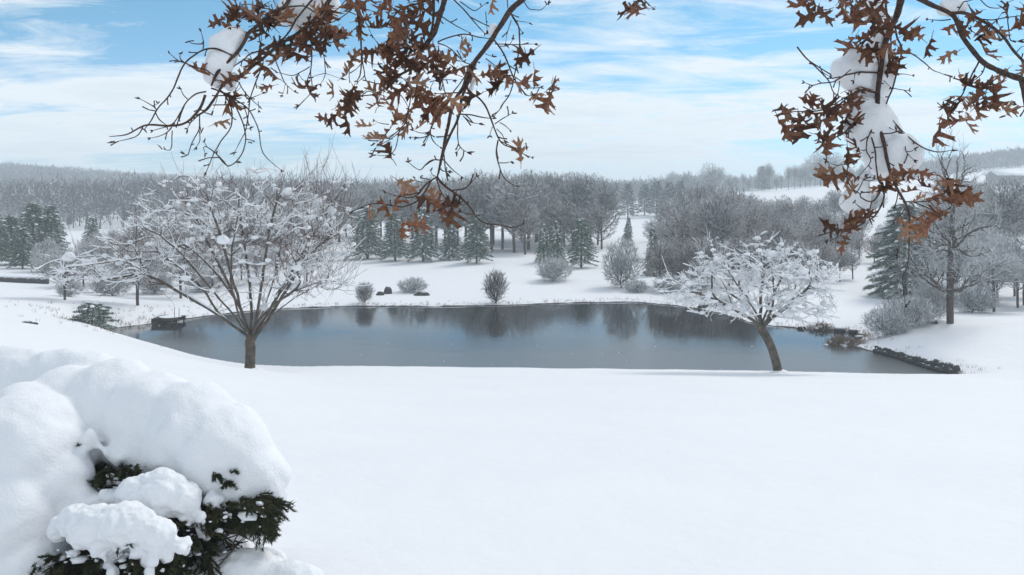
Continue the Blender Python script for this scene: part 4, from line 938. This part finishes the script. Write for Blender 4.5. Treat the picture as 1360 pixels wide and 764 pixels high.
def oak_branch(label, d0, limbs, twigs, leaves, lumps, seed):
    """limbs/twigs: (region, r0, r1, [(u,v)...]) in picture pixels of branch radius; leaves: (region,u,v,count[,tan])"""
    rs = np.random.default_rng(seed)
    def pt(px, py): return at(px, py, depth_at(px, py, d0))
    x, y = px_of(limbs[0][0], *limbs[0][3][0]); base = pt(x, y); e = empty('oak_branch', base, label, 'branch', 'oak branches hanging into the top of the picture')
    tw = Geo(); buds = []
    for kind, lst in (('limb', limbs), ('twig', twigs)):
        for reg, r0, r1, pl in lst:
            P2 = np.array([px_of(reg, *p) for p in pl]); P = np.array([pt(*p) for p in P2]); m = len(P); r = np.linspace(r0, r1, m) * d0 / FP
            if kind == 'twig' and m > 1: P[-1] += np.array([0, rs.normal(0, 0.05), 0])
            sk = np.arange(m); ch = list(range(m)); q, rr = chain_pts(P, r, ch, 5 if kind == 'limb' else 4, rs, 0.0)
            rr[-1] = max(rr[-1], r1 * 0.6 * d0 / FP); rr[0] = r[0]
            jj = noise3(q, 9, seed) * 0.006 + noise3(q, 30, seed) * 0.0022; q = q + np.stack([jj, jj * 0.5, -jj], 1) * (0.6 if kind == 'limb' else 1.0); rr = rr * (1 + 0.13 * noise3(q, 40, 2.0))
            if kind == 'limb':
                g = Geo(); g.tube(q, rr, 9); obj('limb', g.mesh('limb', M['oak_bark'], True, base), e)
            else:
                tw.tube(q, rr, 5)
            # knobbly spurs and buds along the wood
            L_ = np.linalg.norm(P[-1] - P[0]); nb = int(L_ * (7 if kind == 'limb' else 11))
            for _ in range(nb):
                i = int(rs.integers(1, len(q))); dr = rs.normal(0, 1, 3); dr[1] *= .5; dr /= np.linalg.norm(dr); l = rs.uniform(0.012, 0.04) * (2.6 if rs.random() < 0.16 else 1)
                tt = q[i] - q[i - 1]; tt /= np.linalg.norm(tt) + 1e-9; d2 = dr * .8 + tt * .7
                tw.tube([q[i], q[i] + d2 * l * .6, q[i] + d2 * l + dr * l * .2], [0.0032, 0.0028, 0.0036], 4)
            if kind == 'twig' and r1 < 0.9:
                tt = q[-1] - q[-2]; tt /= np.linalg.norm(tt) + 1e-9
                for _ in range(3): a = tt + rs.normal(0, .5, 3); tw.tube([q[-1], q[-1] + a * .008, q[-1] + a * .016], [0.0025, 0.004, 0.001], 4)
    obj('twigs', tw.mesh('twigs', M['oak_bark'], True, base), e)
    for lf in leaves:
        reg, u, v, n = lf[:4]; tan = len(lf) > 4; cx, cy = px_of(reg, u, v)
        a0 = rs.uniform(0, 6.28)
        for k in range(n if n < 3 else int(round(n * 0.6))):
            px, py = cx + rs.normal(0, 6.0) * (n > 1), cy + rs.normal(0, 6.0) * (n > 1); c = pt(px, py) + np.array([0, rs.normal(0, 0.05), 0])
            size = rs.uniform(0.10, 0.165) * (0.85 if tan else 1.0) * d0 / 4.3
            ang = a0 + k * 2.1 + rs.normal(0, 0.5); dr = Vector((math.cos(ang), rs.uniform(-0.6, 0.6), math.sin(ang) * 0.9 - 0.35)).normalized()
            yv = dr; zv = Vector((rs.normal(0, .9), -1 if rs.random() < .7 else 1, rs.normal(0, .9))); xv = yv.cross(zv).normalized(); zv = xv.cross(yv)
            mt = Matrix((xv, yv, zv)).transposed()
            o = obj('leaf', (TAN[LEAF_N[0] % 3] if tan else LEAF[LEAF_N[0] % 7]), e); LEAF_N[0] += 1
            o.rotation_euler = mt.to_euler(); o.scale = (size,) * 3
            p = Vector(c) - dr * size * (0.45 if n == 1 else 0.15); o.location = p - Vector(base)
    for grp in lumps:
        sp_ = []
        for px, py, r, *f in grp:
            q = pt(px, py) + np.array([0, 0.05, 0]); k = r * d0 / FP; fx, fz = (f + [1, 1])[:2]; k *= 1.16; q[1] += k * 0.5; sp_.append((*q, k * fx, k * 0.8 * min(fx, fz), k * fz))
        fused('snow_clump', sp_, 0.012, e, base, smooth=70, disp=0.07, dsize=0.16, fine=0.010)
    return e

oak_branch('long oak branch slanting down leftmost with curling bare twigs and a snow clump', 4.6,
 [(2, 3.0, 1.9, [(560, -110), (510, -40), (470, 40), (410, 70), (350, 120), (290, 175), (240, 225), (200, 290), (150, 350), (90, 410), (40, 480), (5, 550)]),
  (1, 1.7, 0.8, [(440, 420), (405, 490), (350, 540), (280, 555), (200, 550), (150, 560), (100, 590), (20, 605)]),
  (0, 2.8, 1.2, [(1100, -100), (1020, -10), (950, 80), (880, 140), (800, 190), (740, 240), (660, 300), (590, 350), (540, 380), (500, 430), (440, 500), (400, 520)])],
 [(1, .9, .5, [(160, 560), (130, 600), (66, 632)]), (1, 1.3, .8, [(570, 250), (540, 235), (490, 215), (440, 220), (400, 240), (350, 280), (320, 350), (290, 420), (240, 480), (200, 535), (160, 565)]),
  (1, .8, .6, [(350, 278), (325, 255), (310, 225)]), (1, .8, .6, [(345, 275), (315, 262), (285, 235)]), (1, .8, .6, [(430, 215), (428, 180), (425, 140)]), (1, .8, .5, [(425, 190), (385, 190), (347, 172)]),
  (1, .9, .9, [(350, 278), (400, 300), (450, 315), (490, 345)]), (1, .8, .6, [(232, 490), (210, 470), (180, 445)]), (1, .8, .8, [(225, 500), (240, 530), (255, 550)]), (1, .7, .5, [(212, 472), (212, 455)]),
  (1, 1.0, .7, [(445, 405), (400, 415), (360, 450), (330, 500), (290, 550), (210, 575)]), (1, .7, .5, [(365, 440), (345, 420), (333, 395)]), (1, 1.1, .8, [(490, 420), (450, 470), (400, 510), (350, 535)]),
  (1, .8, .6, [(290, 560), (260, 590), (200, 607)]), (1, .7, .5, [(292, 575), (295, 640), (285, 665), (268, 660)]), (1, .9, .5, [(410, 500), (412, 570), (380, 640), (370, 685), (352, 685)]),
  (1, .7, .5, [(412, 570), (420, 620), (402, 650)]), (1, .7, .6, [(378, 520), (378, 570)]), (1, 1.1, .7, [(500, 405), (520, 410), (560, 480), (555, 560), (510, 630), (480, 680), (445, 760)]),
  (1, .8, .5, [(485, 675), (450, 650), (435, 655), (435, 680)]), (1, .7, .5, [(450, 650), (448, 630)]), (1, .8, .6, [(490, 680), (520, 710), (545, 735), (598, 720)]),
  (0, 1.2, .6, [(480, 400), (530, 420), (600, 460), (650, 500), (690, 590), (710, 690), (770, 764)]), (0, 1.0, .6, [(560, 430), (590, 480), (620, 560), (630, 640), (610, 710), (560, 750), (520, 720), (490, 690)]),
  (0, .8, .8, [(600, 370), (640, 430), (690, 480)]), (0, .7, .5, [(640, 450), (670, 440), (700, 420)]), (0, .7, .5, [(690, 460), (700, 500)]), (0, 1.0, .6, [(710, 280), (690, 350), (655, 450), (640, 540), (625, 600), (590, 690)]),
  (0, .7, .5, [(625, 580), (655, 580)]), (0, .7, .5, [(630, 625), (670, 635), (690, 650)]), (0, .8, .6, [(480, 430), (560, 435), (640, 440)]), (0, .8, .6, [(480, 470), (600, 480), (640, 490)]),
  (0, 1.6, 1.0, [(960, -40), (930, 0), (860, 90), (800, 170), (740, 225)]), (0, 1.1, .8, [(740, 220), (660, 240), (600, 280), (560, 290)]), (0, 1.0, .5, [(930, 190), (930, 280), (925, 330), (930, 400), (905, 440), (875, 475)]),
  (0, .8, .6, [(920, 300), (880, 320), (840, 340), (800, 340)]), (0, .9, .6, [(960, 200), (990, 260), (990, 330), (990, 390)]), (0, .6, .4, [(990, 330), (1058, 352)]), (0, .6, .5, [(985, 330), (940, 358)]),
  (0, .9, .5, [(760, 250), (790, 330), (815, 380), (865, 420)]), (0, .6, .4, [(815, 380), (790, 430)]), (0, 1.0, .8, [(780, 205), (880, 200), (960, 205), (1050, 180), (1130, 120)]),
  (0, 1.2, 1.0, [(820, 30), (860, 28), (900, 30), (960, 60), (1010, 30)]), (0, .9, .5, [(700, 120), (640, 70), (560, 60), (515, 98)]), (0, .7, .5, [(610, 60), (600, 120), (580, 135)]),
  (0, .8, .6, [(800, 60), (700, 30), (620, 20), (560, 25)]), (0, .9, .6, [(960, 90), (1010, 60), (1060, 20), (1090, -20)]), (0, .9, .6, [(880, 140), (950, 110), (1020, 100), (1080, 60), (1140, 40)]), (0, .8, .6, [(700, 200), (700, 160), (720, 120)]),
  (0, .7, .5, [(660, 300), (655, 260), (660, 240)]), (0, .7, .4, [(520, 380), (505, 360)]), (0, .8, .5, [(505, 430), (500, 500)])],
 [(1, 410, 315, 1), (1, 485, 530, 1, 't'), (1, 545, 375, 2), (1, 545, 55, 3), (1, 590, 40, 2), (2, 120, 60, 2), (2, 205, 35, 4), (2, 310, 80, 4), (2, 290, 150, 4), (2, 290, 240, 3), (2, 370, 180, 3), (2, 360, 420, 1), (2, 430, 520, 2), (2, 440, 370, 1, 't'),
  (2, 205, 490, 1, 't'), (2, 120, 540, 2), (2, 570, 510, 2), (2, 450, 60, 4), (2, 470, 90, 2, 't'), (2, 470, 250, 3), (2, 600, 210, 5), (2, 700, 190, 5), (2, 750, 190, 5), (2, 760, 150, 2, 't'), (2, 540, 260, 3), (2, 420, 200, 3), (2, 330, 30, 2), (2, 740, 40, 4), (2, 700, 120, 2), (2, 480, 300, 2), (2, 620, 140, 2)],
 [[(300, 48, 17), (288, 62, 20), (278, 80, 17), (272, 97, 14), (300, 60, 14), (285, 108, 10), (318, 46, 10)], [(400, 16, 26, 1.1, .8), (385, 8, 22), (422, 14, 18), (430, 2, 18), (395, 34, 10)], [(300, 110, 10), (306, 100, 9)]], 101)

oak_branch('leafiest oak branch hanging down in the upper middle, dense with rusty brown leaves', 4.4,
 [(4, 4.0, 3.0, [(130, -110), (105, 0), (75, 100), (50, 160), (20, 210)]), (3, 2.8, 0.9, [(540, 150), (510, 190), (470, 250), (440, 310), (390, 350), (340, 400), (270, 435), (200, 440)]),
  (3, 2.2, 1.2, [(545, -60), (540, 0), (540, 80), (525, 150), (500, 200)])],
 [(3, 1.6, .7, [(190, -60), (200, 0), (200, 110), (205, 200), (215, 290), (225, 350), (200, 380)]), (3, 1.4, .9, [(180, -40), (190, 60), (198, 140), (208, 240), (208, 340), (185, 375)]), (3, .7, .5, [(210, 230), (250, 240), (290, 247)]), (3, .7, .5, [(212, 265), (250, 292), (285, 298)]),
  (3, .9, .7, [(215, 370), (260, 382), (300, 390), (370, 380)]), (3, 1.3, .9, [(520, 0), (460, 20), (400, 40), (350, 90), (300, 130), (240, 120)]), (3, .9, .5, [(440, 400), (410, 550), (380, 600), (370, 690), (330, 720), (280, 718)]), (3, .7, .5, [(400, 590), (340, 640), (290, 690)]), (3, .6, .4, [(350, 640), (310, 640), (275, 665)]),
  (3, .9, .6, [(470, 250), (460, 330), (460, 400), (440, 500), (410, 560)]), (3, .9, .7, [(540, 250), (560, 310), (580, 370), (600, 440), (625, 470)]), (3, .8, .6, [(340, 400), (390, 440), (420, 500)]), (3, .8, .6, [(270, 435), (240, 420), (200, 440), (180, 460)]),
  (4, 1.0, .8, [(75, 195), (130, 175), (200, 160), (260, 170), (310, 180)]), (4, .9, .7, [(90, 75), (150, 115), (220, 155)]), (4, 1.1, .8, [(130, -30), (150, 0), (200, 50), (250, 110), (290, 150)]), (4, .8, .5, [(180, 10), (240, 50), (270, 40), (300, 15)]),
  (4, .9, .6, [(75, 200), (130, 225), (170, 260), (200, 290)]), (4, .7, .5, [(185, 165), (195, 200), (215, 210)]), (4, .6, .5, [(296, 55), (300, 100), (302, 140)]), (4, .6, .5, [(60, 270), (110, 290), (150, 310)]), (4, .8, .5, [(40, 380), (100, 370), (150, 375)]),
  (3, .8, .6, [(350, 90), (380, 60), (420, 60)]), (3, .8, .6, [(240, 120), (225, 100), (215, 60)]), (3, .6, .5, [(240, 130), (255, 160)]), (3, .8, .6, [(470, 60), (430, 110), (400, 160), (350, 210), (290, 235)]), (3, .7, .5, [(330, 570), (300, 568), (280, 562)]), (3, .7, .5, [(150, 380), (155, 320), (168, 270)])],
 [(3, 60, 140, 3), (3, 30, 150, 3), (3, 50, 120, 2, 't'), (3, 330, 30, 4), (3, 350, 60, 2), (3, 440, 25, 5), (3, 460, 60, 4), (3, 330, 150, 5), (3, 345, 180, 3), (3, 292, 215, 2), (3, 292, 245, 1, 't'), (3, 400, 220, 6), (3, 395, 260, 5), (3, 375, 310, 5), (3, 365, 350, 4), (3, 410, 370, 4), (3, 430, 300, 4), (3, 510, 330, 4),
  (3, 520, 290, 3), (3, 470, 190, 4), (3, 500, 40, 3), (3, 160, 420, 4), (3, 140, 450, 3), (3, 140, 515, 3), (3, 65, 520, 3), (3, 80, 490, 2, 't'), (3, 170, 270, 1, 't'), (3, 150, 340, 1, 't'), (3, 225, 585, 1, 't'), (3, 330, 490, 4), (3, 345, 580, 3), (3, 290, 480, 2, 't'), (3, 400, 500, 3, 't'), (3, 490, 460, 5),
  (3, 530, 480, 5), (3, 520, 430, 2), (3, 430, 575, 2, 't'), (3, 445, 430, 3, 't'), (3, 300, 660, 1, 't'), (3, 335, 695, 1), (3, 600, 335, 1), (3, 230, 40, 3), (3, 200, 100, 2), (3, 540, 220, 2), (3, 440, 130, 5), (3, 400, 150, 3), (3, 460, 230, 3), (4, 125, 335, 2), (4, 170, 250, 2, 't'), (3, 270, 5, 2)],
 [[(580, 70, 8, .8, 1.1), (582, 80, 7)], [(530, 52, 6)]], 102)

oak_branch('thick sparsely leaved oak branch drooping lowest in the middle, forking over the far trees', 4.2,
 [(4, 4.2, 1.7, [(540, -110), (480, -20), (420, 40), (370, 110), (330, 175), (280, 250), (220, 320), (190, 400), (150, 470), (125, 550), (105, 640), (90, 764)]),
  (5, 1.9, 1.6, [(440, 220), (430, 300), (410, 390)]), (4, 2.2, 1.3, [(290, 235), (245, 300), (215, 370), (185, 450), (175, 520), (130, 620), (100, 700), (92, 764)]),
  (5, 1.6, .7, [(410, 385), (430, 415), (470, 450), (540, 500), (600, 560), (640, 620), (690, 655), (780, 668), (860, 685), (930, 662)])],
 [(5, 1.2, .6, [(410, 390), (340, 440), (300, 490), (240, 508), (170, 495), (105, 480)]), (5, 1.2, .7, [(380, 410), (330, 490), (290, 530), (210, 562), (130, 550), (20, 545), (-110, 590)]), (5, .9, .7, [(490, 465), (560, 455), (600, 430), (640, 380)]),
  (5, .9, .5, [(410, 400), (430, 470), (460, 520), (490, 560)]), (5, .8, .6, [(620, 600), (600, 600), (545, 588)]), (5, .9, .6, [(430, 285), (380, 285), (340, 310), (300, 340), (240, 297)]), (5, .9, .5, [(450, 285), (500, 340), (552, 380)]),
  (5, .8, .6, [(425, 330), (445, 350), (470, 352)]), (5, .7, .6, [(468, 330), (470, 360)]), (5, 1.0, .6, [(430, 0), (385, 60), (362, 110), (380, 165), (425, 205)]), (5, .8, .6, [(362, 105), (320, 120), (265, 105)]), (5, .8, .6, [(360, 125), (300, 150), (243, 142)]), (5, .7, .5, [(350, 130), (330, 180)]),
  (5, .9, .5, [(522, 10), (528, 150), (545, 205), (585, 235)]), (5, .6, .5, [(545, 205), (528, 235)]), (4, 1.3, .7, [(330, 180), (380, 250), (420, 350), (460, 410), (490, 445), (515, 445)]), (4, .7, .5, [(430, 355), (470, 380), (520, 378)]), (4, .7, .5, [(480, 415), (525, 410), (550, 400)]),
  (4, 1.3, .7, [(405, 55), (420, 75), (450, 130), (450, 220), (435, 300), (415, 420), (370, 490), (340, 540)]), (4, .8, .6, [(420, 80), (445, 120), (465, 165)]), (4, .8, .5, [(340, 205), (440, 205), (520, 212)]), (4, .7, .5, [(360, 215), (400, 210), (420, 185)]), (4, .6, .4, [(430, 95), (465, 102), (500, 100)]),
  (4, 1.5, .6, [(205, 425), (250, 440), (300, 500), (340, 600), (370, 660), (430, 690), (510, 725)]), (4, .8, .5, [(340, 575), (380, 550), (420, 525)]), (4, .7, .5, [(365, 570), (390, 585), (410, 600)]), (4, .7, .5, [(350, 600), (375, 625), (385, 650)]), (4, .7, .5, [(370, 655), (430, 682), (480, 678)]), (4, .7, .5, [(330, 590), (318, 630)]),
  (5, 1.0, .6, [(772, 165), (760, 240), (780, 320), (810, 390), (850, 425), (880, 440)]), (5, .7, .6, [(780, 300), (820, 303), (850, 295)]), (4, 1.0, .7, [(175, 525), (230, 530), (280, 545), (330, 548)]), (4, .8, .5, [(190, 535), (230, 565), (265, 572)]),
  (4, .8, .6, [(300, 275), (360, 320), (400, 345)]), (4, .8, .5, [(465, -5), (490, 35), (520, 45), (550, 42), (580, 30)]), (4, .8, .6, [(395, -20), (400, 40), (410, 50)]), (4, .6, .4, [(415, 95), (400, 150), (388, 195)]), (4, 1.0, .8, [(205, 425), (140, 430), (75, 440)]), (4, .9, .7, [(130, 465), (100, 500), (70, 540), (35, 610)]),
  (5, .6, .5, [(405, 385), (385, 375), (376, 350)]), (5, .7, .5, [(370, 405), (330, 400), (300, 382)]), (5, .6, .5, [(330, 425), (295, 415), (285, 398)]), (4, .7, .5, [(240, 300), (200, 290), (165, 262)]), (4, .6, .5, [(300, 255), (330, 270)])],
 [(4, 235, 290, 3), (4, 215, 275, 2, 't'), (4, 480, 270, 1), (4, 495, 300, 2), (4, 590, 430, 2), (4, 600, 400, 1), (4, 540, 425, 1, 't'), (4, 325, 345, 2), (4, 350, 350, 1, 't'), (4, 382, 385, 2), (4, 240, 450, 1), (4, 460, 710, 1, 't'), (4, 150, 480, 1, 't'), (4, 310, 350, 1), (5, 350, 510, 1), (5, 378, 505, 1, 't'), (5, 395, 540, 1), (5, 505, 535, 2), (5, 495, 560, 1), (5, 148, 585, 2), (5, 185, 640, 2),
  (5, 220, 425, 1, 't'), (4, 320, 20, 1, 't'), (5, -20, 575, 1, 't')],
 [[(627, 108, 7, .8, 1.3), (624, 118, 6), (632, 100, 5)], [(655, 34, 6, 1, 1.2), (650, 44, 5)]], 103)

oak_branch('vertical oak branch at right with a tall bulky column of snow and hanging leaf bunches', 4.0,
 [(6, 5.2, 3.2, [(830, -130), (800, -30), (775, 80), (740, 160), (705, 250), (685, 340), (670, 440), (655, 560), (655, 660), (662, 740)]),
  (7, 3.2, 1.1, [(308, 30), (312, 70), (320, 140), (345, 230), (365, 330), (400, 430), (455, 530), (465, 620), (462, 764)])],
 [(6, 2.0, 1.6, [(715, -60), (710, 0), (710, 80), (740, 150)]), (6, .9, .6, [(640, 20), (680, 15), (710, 0)]), (6, 1.0, .6, [(720, 100), (650, 110), (590, 135), (540, 110), (515, 90)]), (6, 1.5, .6, [(655, 437), (560, 437), (470, 447), (400, 475), (340, 495), (270, 512), (235, 492)]),
  (6, 1.1, .7, [(170, 275), (230, 350), (310, 425), (360, 480), (390, 550), (420, 592)]), (6, .8, .6, [(310, 395), (325, 430), (350, 460)]), (6, 1.9, .8, [(650, 555), (560, 545), (490, 580), (430, 620), (340, 655), (240, 665), (130, 650)]), (6, .9, .8, [(500, 570), (430, 600), (350, 640), (280, 650)]), (6, .7, .5, [(425, 480), (420, 540), (420, 590)]), (6, .6, .5, [(520, 445), (500, 490)]),
  (6, 1.6, 1.0, [(640, 670), (570, 690), (510, 740), (470, 790)]), (6, 1.5, 1.0, [(760, 150), (775, 230), (798, 290), (780, 380), (750, 500), (715, 600), (710, 670)]), (6, .8, .5, [(745, 525), (809, 535), (870, 530)]), (6, .7, .5, [(690, 480), (740, 515)]), (6, .7, .5, [(760, 440), (809, 440), (850, 450)]),
  (8, 1.2, .5, [(70, 280), (130, 300), (200, 350), (260, 400), (350, 450)]), (7, 1.5, .7, [(305, 70), (240, 85), (190, 120), (150, 165), (100, 190), (60, 195)]), (7, 1.0, .6, [(300, 85), (250, 95), (205, 120), (180, 160)]), (7, 1.7, .6, [(320, 50), (345, 65), (400, 130), (460, 190), (520, 235), (590, 262), (680, 255)]),
  (7, .9, .5, [(425, 155), (445, 200), (450, 260), (490, 300)]), (7, .6, .5, [(450, 262), (475, 262), (490, 250)]), (7, 1.1, .6, [(310, 110), (265, 180), (255, 250), (280, 310), (240, 380)]), (7, 1.2, 1.0, [(280, 190), (300, 260), (310, 350), (322, 410), (335, 440)]), (7, 1.2, .8, [(330, 400), (320, 460), (280, 500), (230, 480), (200, 450)]),
  (7, 1.4, 1.0, [(335, 410), (342, 470), (330, 520), (290, 575), (250, 590)]), (7, .9, .6, [(310, 545), (280, 550), (230, 530), (195, 505)]), (7, .8, .6, [(280, 500), (270, 540), (258, 575)]), (7, .8, .6, [(255, 250), (245, 255), (235, 245)]), (7, .9, .5, [(205, 460), (180, 430), (160, 380), (165, 325), (110, 325), (80, 305)]), (7, .6, .5, [(165, 325), (180, 305)]), (7, .6, .5, [(80, 325), (76, 305)]),
  (7, .9, .5, [(250, 600), (190, 640), (140, 640), (80, 640), (45, 620)]), (7, .6, .4, [(150, 650), (110, 680), (65, 695)]), (7, .9, .6, [(435, 505), (500, 500), (560, 495), (610, 480), (640, 450)]), (7, .8, .5, [(560, 495), (600, 540), (620, 550)]), (7, .8, .6, [(450, 530), (430, 560), (428, 600)]), (7, .7, .5, [(455, 720), (420, 745), (380, 755)]), (7, .8, .4, [(462, 764), (455, 820), (430, 870), (440, 940), (455, 1010)]),
  (7, .7, .5, [(340, 90), (365, 150), (395, 155), (390, 120), (360, 110)]), (7, .7, .6, [(350, 130), (370, 180)]), (7, .7, .5, [(240, 400), (280, 405), (300, 395)]), (7, .7, .5, [(205, 460), (240, 410), (250, 385)])],
 [(6, 290, 40, 2), (6, 290, 70, 2), (6, 380, 10, 2), (6, 500, 50, 3), (6, 490, 85, 2), (6, 450, 10, 2), (6, 600, 40, 4), (6, 590, 85, 2), (6, 635, 160, 4), (6, 600, 220, 3), (6, 515, 240, 2), (6, 545, 310, 2), (6, 630, 310, 2), (6, 690, 320, 3), (6, 680, 270, 2), (6, 745, 330, 2), (6, 780, 170, 2), (6, 740, 390, 1), (6, 515, 540, 3), (6, 540, 570, 1), (6, 290, 590, 3), (6, 305, 640, 2),
  (6, 320, 700, 2), (6, 445, 690, 2), (6, 410, 665, 1), (6, 90, 690, 2), (6, 180, 710, 3), (6, 230, 740, 2), (6, 160, 8, 1), (7, 140, 100, 2), (7, 35, 100, 2), (7, 50, 185, 2), (7, 80, 230, 1), (7, 180, 245, 4), (7, 190, 280, 1), (7, 65, 360, 1, 't'), (7, 210, 405, 3), (7, 185, 470, 1, 't'), (7, 200, 610, 4), (7, 235, 600, 3), (7, 180, 650, 3), (7, 355, 400, 2, 't'), (7, 350, 430, 1), (7, 400, 368, 1), (7, 455, 405, 3), (7, 515, 368, 1),
  (7, 640, 395, 2), (7, 595, 455, 3), (7, 555, 430, 1, 't'), (7, 700, 480, 2), (7, 570, 585, 3), (7, 640, 540, 2), (7, 540, 530, 2, 't'), (7, 440, 590, 2, 't'), (7, 445, 650, 2, 't'), (8, 195, 235, 2), (8, 350, 470, 1, 't'), (8, 345, 535, 1, 't'), (8, 375, 290, 1, 't')],
 [[(1170, 10, 16, 1, 1.3), (1178, 40, 16, 1, 1.2), (1150, 78, 22), (1130, 90, 20), (1165, 95, 22, 1, 1.3), (1192, 80, 14, .8, 1.6), (1140, 105, 16), (1197, 110, 10, .8, 1.6), (1175, 62, 18, 1, 1.4), (1178, 118, 18, 1, 1.5), (1160, 125, 16), (1150, 90, 26)],
  [(1150, 150, 20, 1, 1.2), (1172, 150, 22, 1, 1.3), (1190, 160, 14, .8, 1.8), (1140, 170, 14), (1165, 185, 20, 1, 1.3), (1190, 190, 20, 1, 1.3), (1205, 205, 22), (1218, 210, 18), (1175, 215, 18), (1195, 222, 16), (1228, 200, 10), (1180, 175, 22, 1, 1.3), (1160, 165, 20), (1200, 195, 26), (1212, 200, 24)],
  [(1148, 250, 14, 1, 1.2), (1140, 270, 14, 1, 1.2), (1154, 272, 13, 1, 1.2), (1160, 288, 10), (1160, 240, 10, 1, 1.6), (1163, 228, 9, 1, 1.6)]], 104)

oak_branch('thick oak limb arching to the right edge with one rusty leaf bunch below', 3.7,
 [(8, 3.4, 3.6, [(20, -110), (150, -20), (250, 30), (350, 75), (390, 130), (420, 210), (470, 280), (530, 350), (600, 390), (680, 425), (764, 450), (860, 470)]), (8, 2.4, 1.6, [(340, 72), (430, 75), (500, 100), (580, 150), (650, 210), (700, 280), (764, 350), (850, 420)]), (8, 3.0, 2.0, [(735, 435), (755, 480), (764, 540), (775, 640)])],
 [(8, 1.1, .8, [(500, 102), (620, 108), (760, 98)]), (8, 1.0, .6, [(350, 108), (290, 112), (215, 112)]), (8, 1.0, .6, [(385, 75), (420, 15), (450, 8), (475, 5)]), (8, .8, .6, [(500, -30), (520, 0), (560, 35), (610, 40), (650, 35)]), (8, .7, .5, [(645, 65), (620, 105)]), (8, .8, .6, [(675, 110), (685, 220), (710, 232), (750, 230)]),
  (8, 1.4, .8, [(515, 345), (480, 410), (440, 480), (400, 550), (350, 590)]), (8, .9, .7, [(545, 375), (520, 420), (500, 470)]), (8, .7, .5, [(764, 600), (740, 600), (680, 595)]), (8, .6, .5, [(745, 605), (740, 640)]), (8, .9, .6, [(575, 155), (550, 190), (500, 195), (450, 170)]), (8, .7, .5, [(345, 575), (345, 610), (360, 640)]), (8, .7, .6, [(650, 25), (662, 15)]), (8, .7, .5, [(720, 300), (750, 270), (790, 260)])],
 [(8, 440, 570, 4), (8, 500, 510, 4), (8, 545, 560, 4), (8, 560, 500, 3), (8, 500, 480, 3), (8, 410, 590, 2, 't'), (8, 450, 635, 2, 't'), (8, 370, 665, 2), (8, 400, 690, 1), (8, 655, 620, 1, 't'), (8, 440, 130, 3), (8, 470, 150, 2), (8, 490, 215, 3), (8, 645, 230, 2, 't'), (8, 740, 80, 3), (8, 725, 50, 1), (8, 735, 370, 2, 't'), (8, 755, 130, 1), (8, 745, 400, 1, 't')],
 [[(1270, 4, 13, 1.4, 1), (1288, 2, 10), (1255, 6, 9)], [(1178, 2, 0.1)], [(1352, 98, 5, 1.5, .8)]][:1], 105)

oak_branch('tiny oak branch tip with a few leaves at the top edge right of centre', 4.1,
 [(9, 1.2, .7, [(862, -60), (856, -30), (850, -5), (847, 8)])], [(9, .7, .5, [(850, -5), (860, 4), (866, 12)])], [(9, 845, 14, 2), (9, 852, 8, 2), (9, 847, 22, 1)], [], 106)

# ------------------------------------------------------------------ falling snow and the hazy air
def snowflakes():
    rs = np.random.default_rng(12); V0 = np.array([(1, 0, 0), (-1, 0, 0), (0, 1, 0), (0, -1, 0), (0, 0, 1), (0, 0, -1)], float)
    F0 = np.array([(0, 2, 4), (2, 1, 4), (1, 3, 4), (3, 0, 4), (2, 0, 5), (1, 2, 5), (3, 1, 5), (0, 3, 5)]); g = Geo()
    for _ in range(1500):
        d = 15 + 35 * rs.random(); x = rs.uniform(-0.75, 0.75) * d; zlo = float(CZ - 0.4 * d); z = rs.uniform(max(0.3, zlo), CZ + 0.25 * d)
        g.add(V0 * rs.uniform(0.004, 0.008, 3) * (1 + d / 40) + np.array([x, d, z]), F0)
    return g.mesh('snowflakes', M['snow_lump'], True)
tag(obj('snowflakes', snowflakes()), 'scattered snowflakes still falling through the air', kind='stuff')
me = bpy.data.meshes.new('haze'); bm = bmesh.new(); bmesh.ops.create_cube(bm, size=1.0); bm.to_mesh(me); bm.free()
hz = obj('haze', me); zmin = min(v.co.z for v in g_ob.data.vertices) - 1.0; zmax = max(max(v.co.z for v in g_ob.data.vertices) + 2, 37)
hz.location = (0, 0, (zmin + zmax) / 2); hz.scale = (2900, 2900, zmax - zmin); tag(hz, kind='stuff')
hm = bpy.data.materials.new('haze'); hm.use_nodes = True; hm.node_tree.nodes.remove(hm.node_tree.nodes['Principled BSDF'])
pvn = hm.node_tree.nodes.new('ShaderNodeVolumePrincipled'); pvn.inputs['Color'].default_value = (0.87, 0.96, 1.0, 1); pvn.inputs['Density'].default_value = 0.0013; pvn.inputs['Anisotropy'].default_value = 0.0
hm.node_tree.links.new(pvn.outputs[0], hm.node_tree.nodes['Material Output'].inputs['Volume']); me.materials.append(hm)
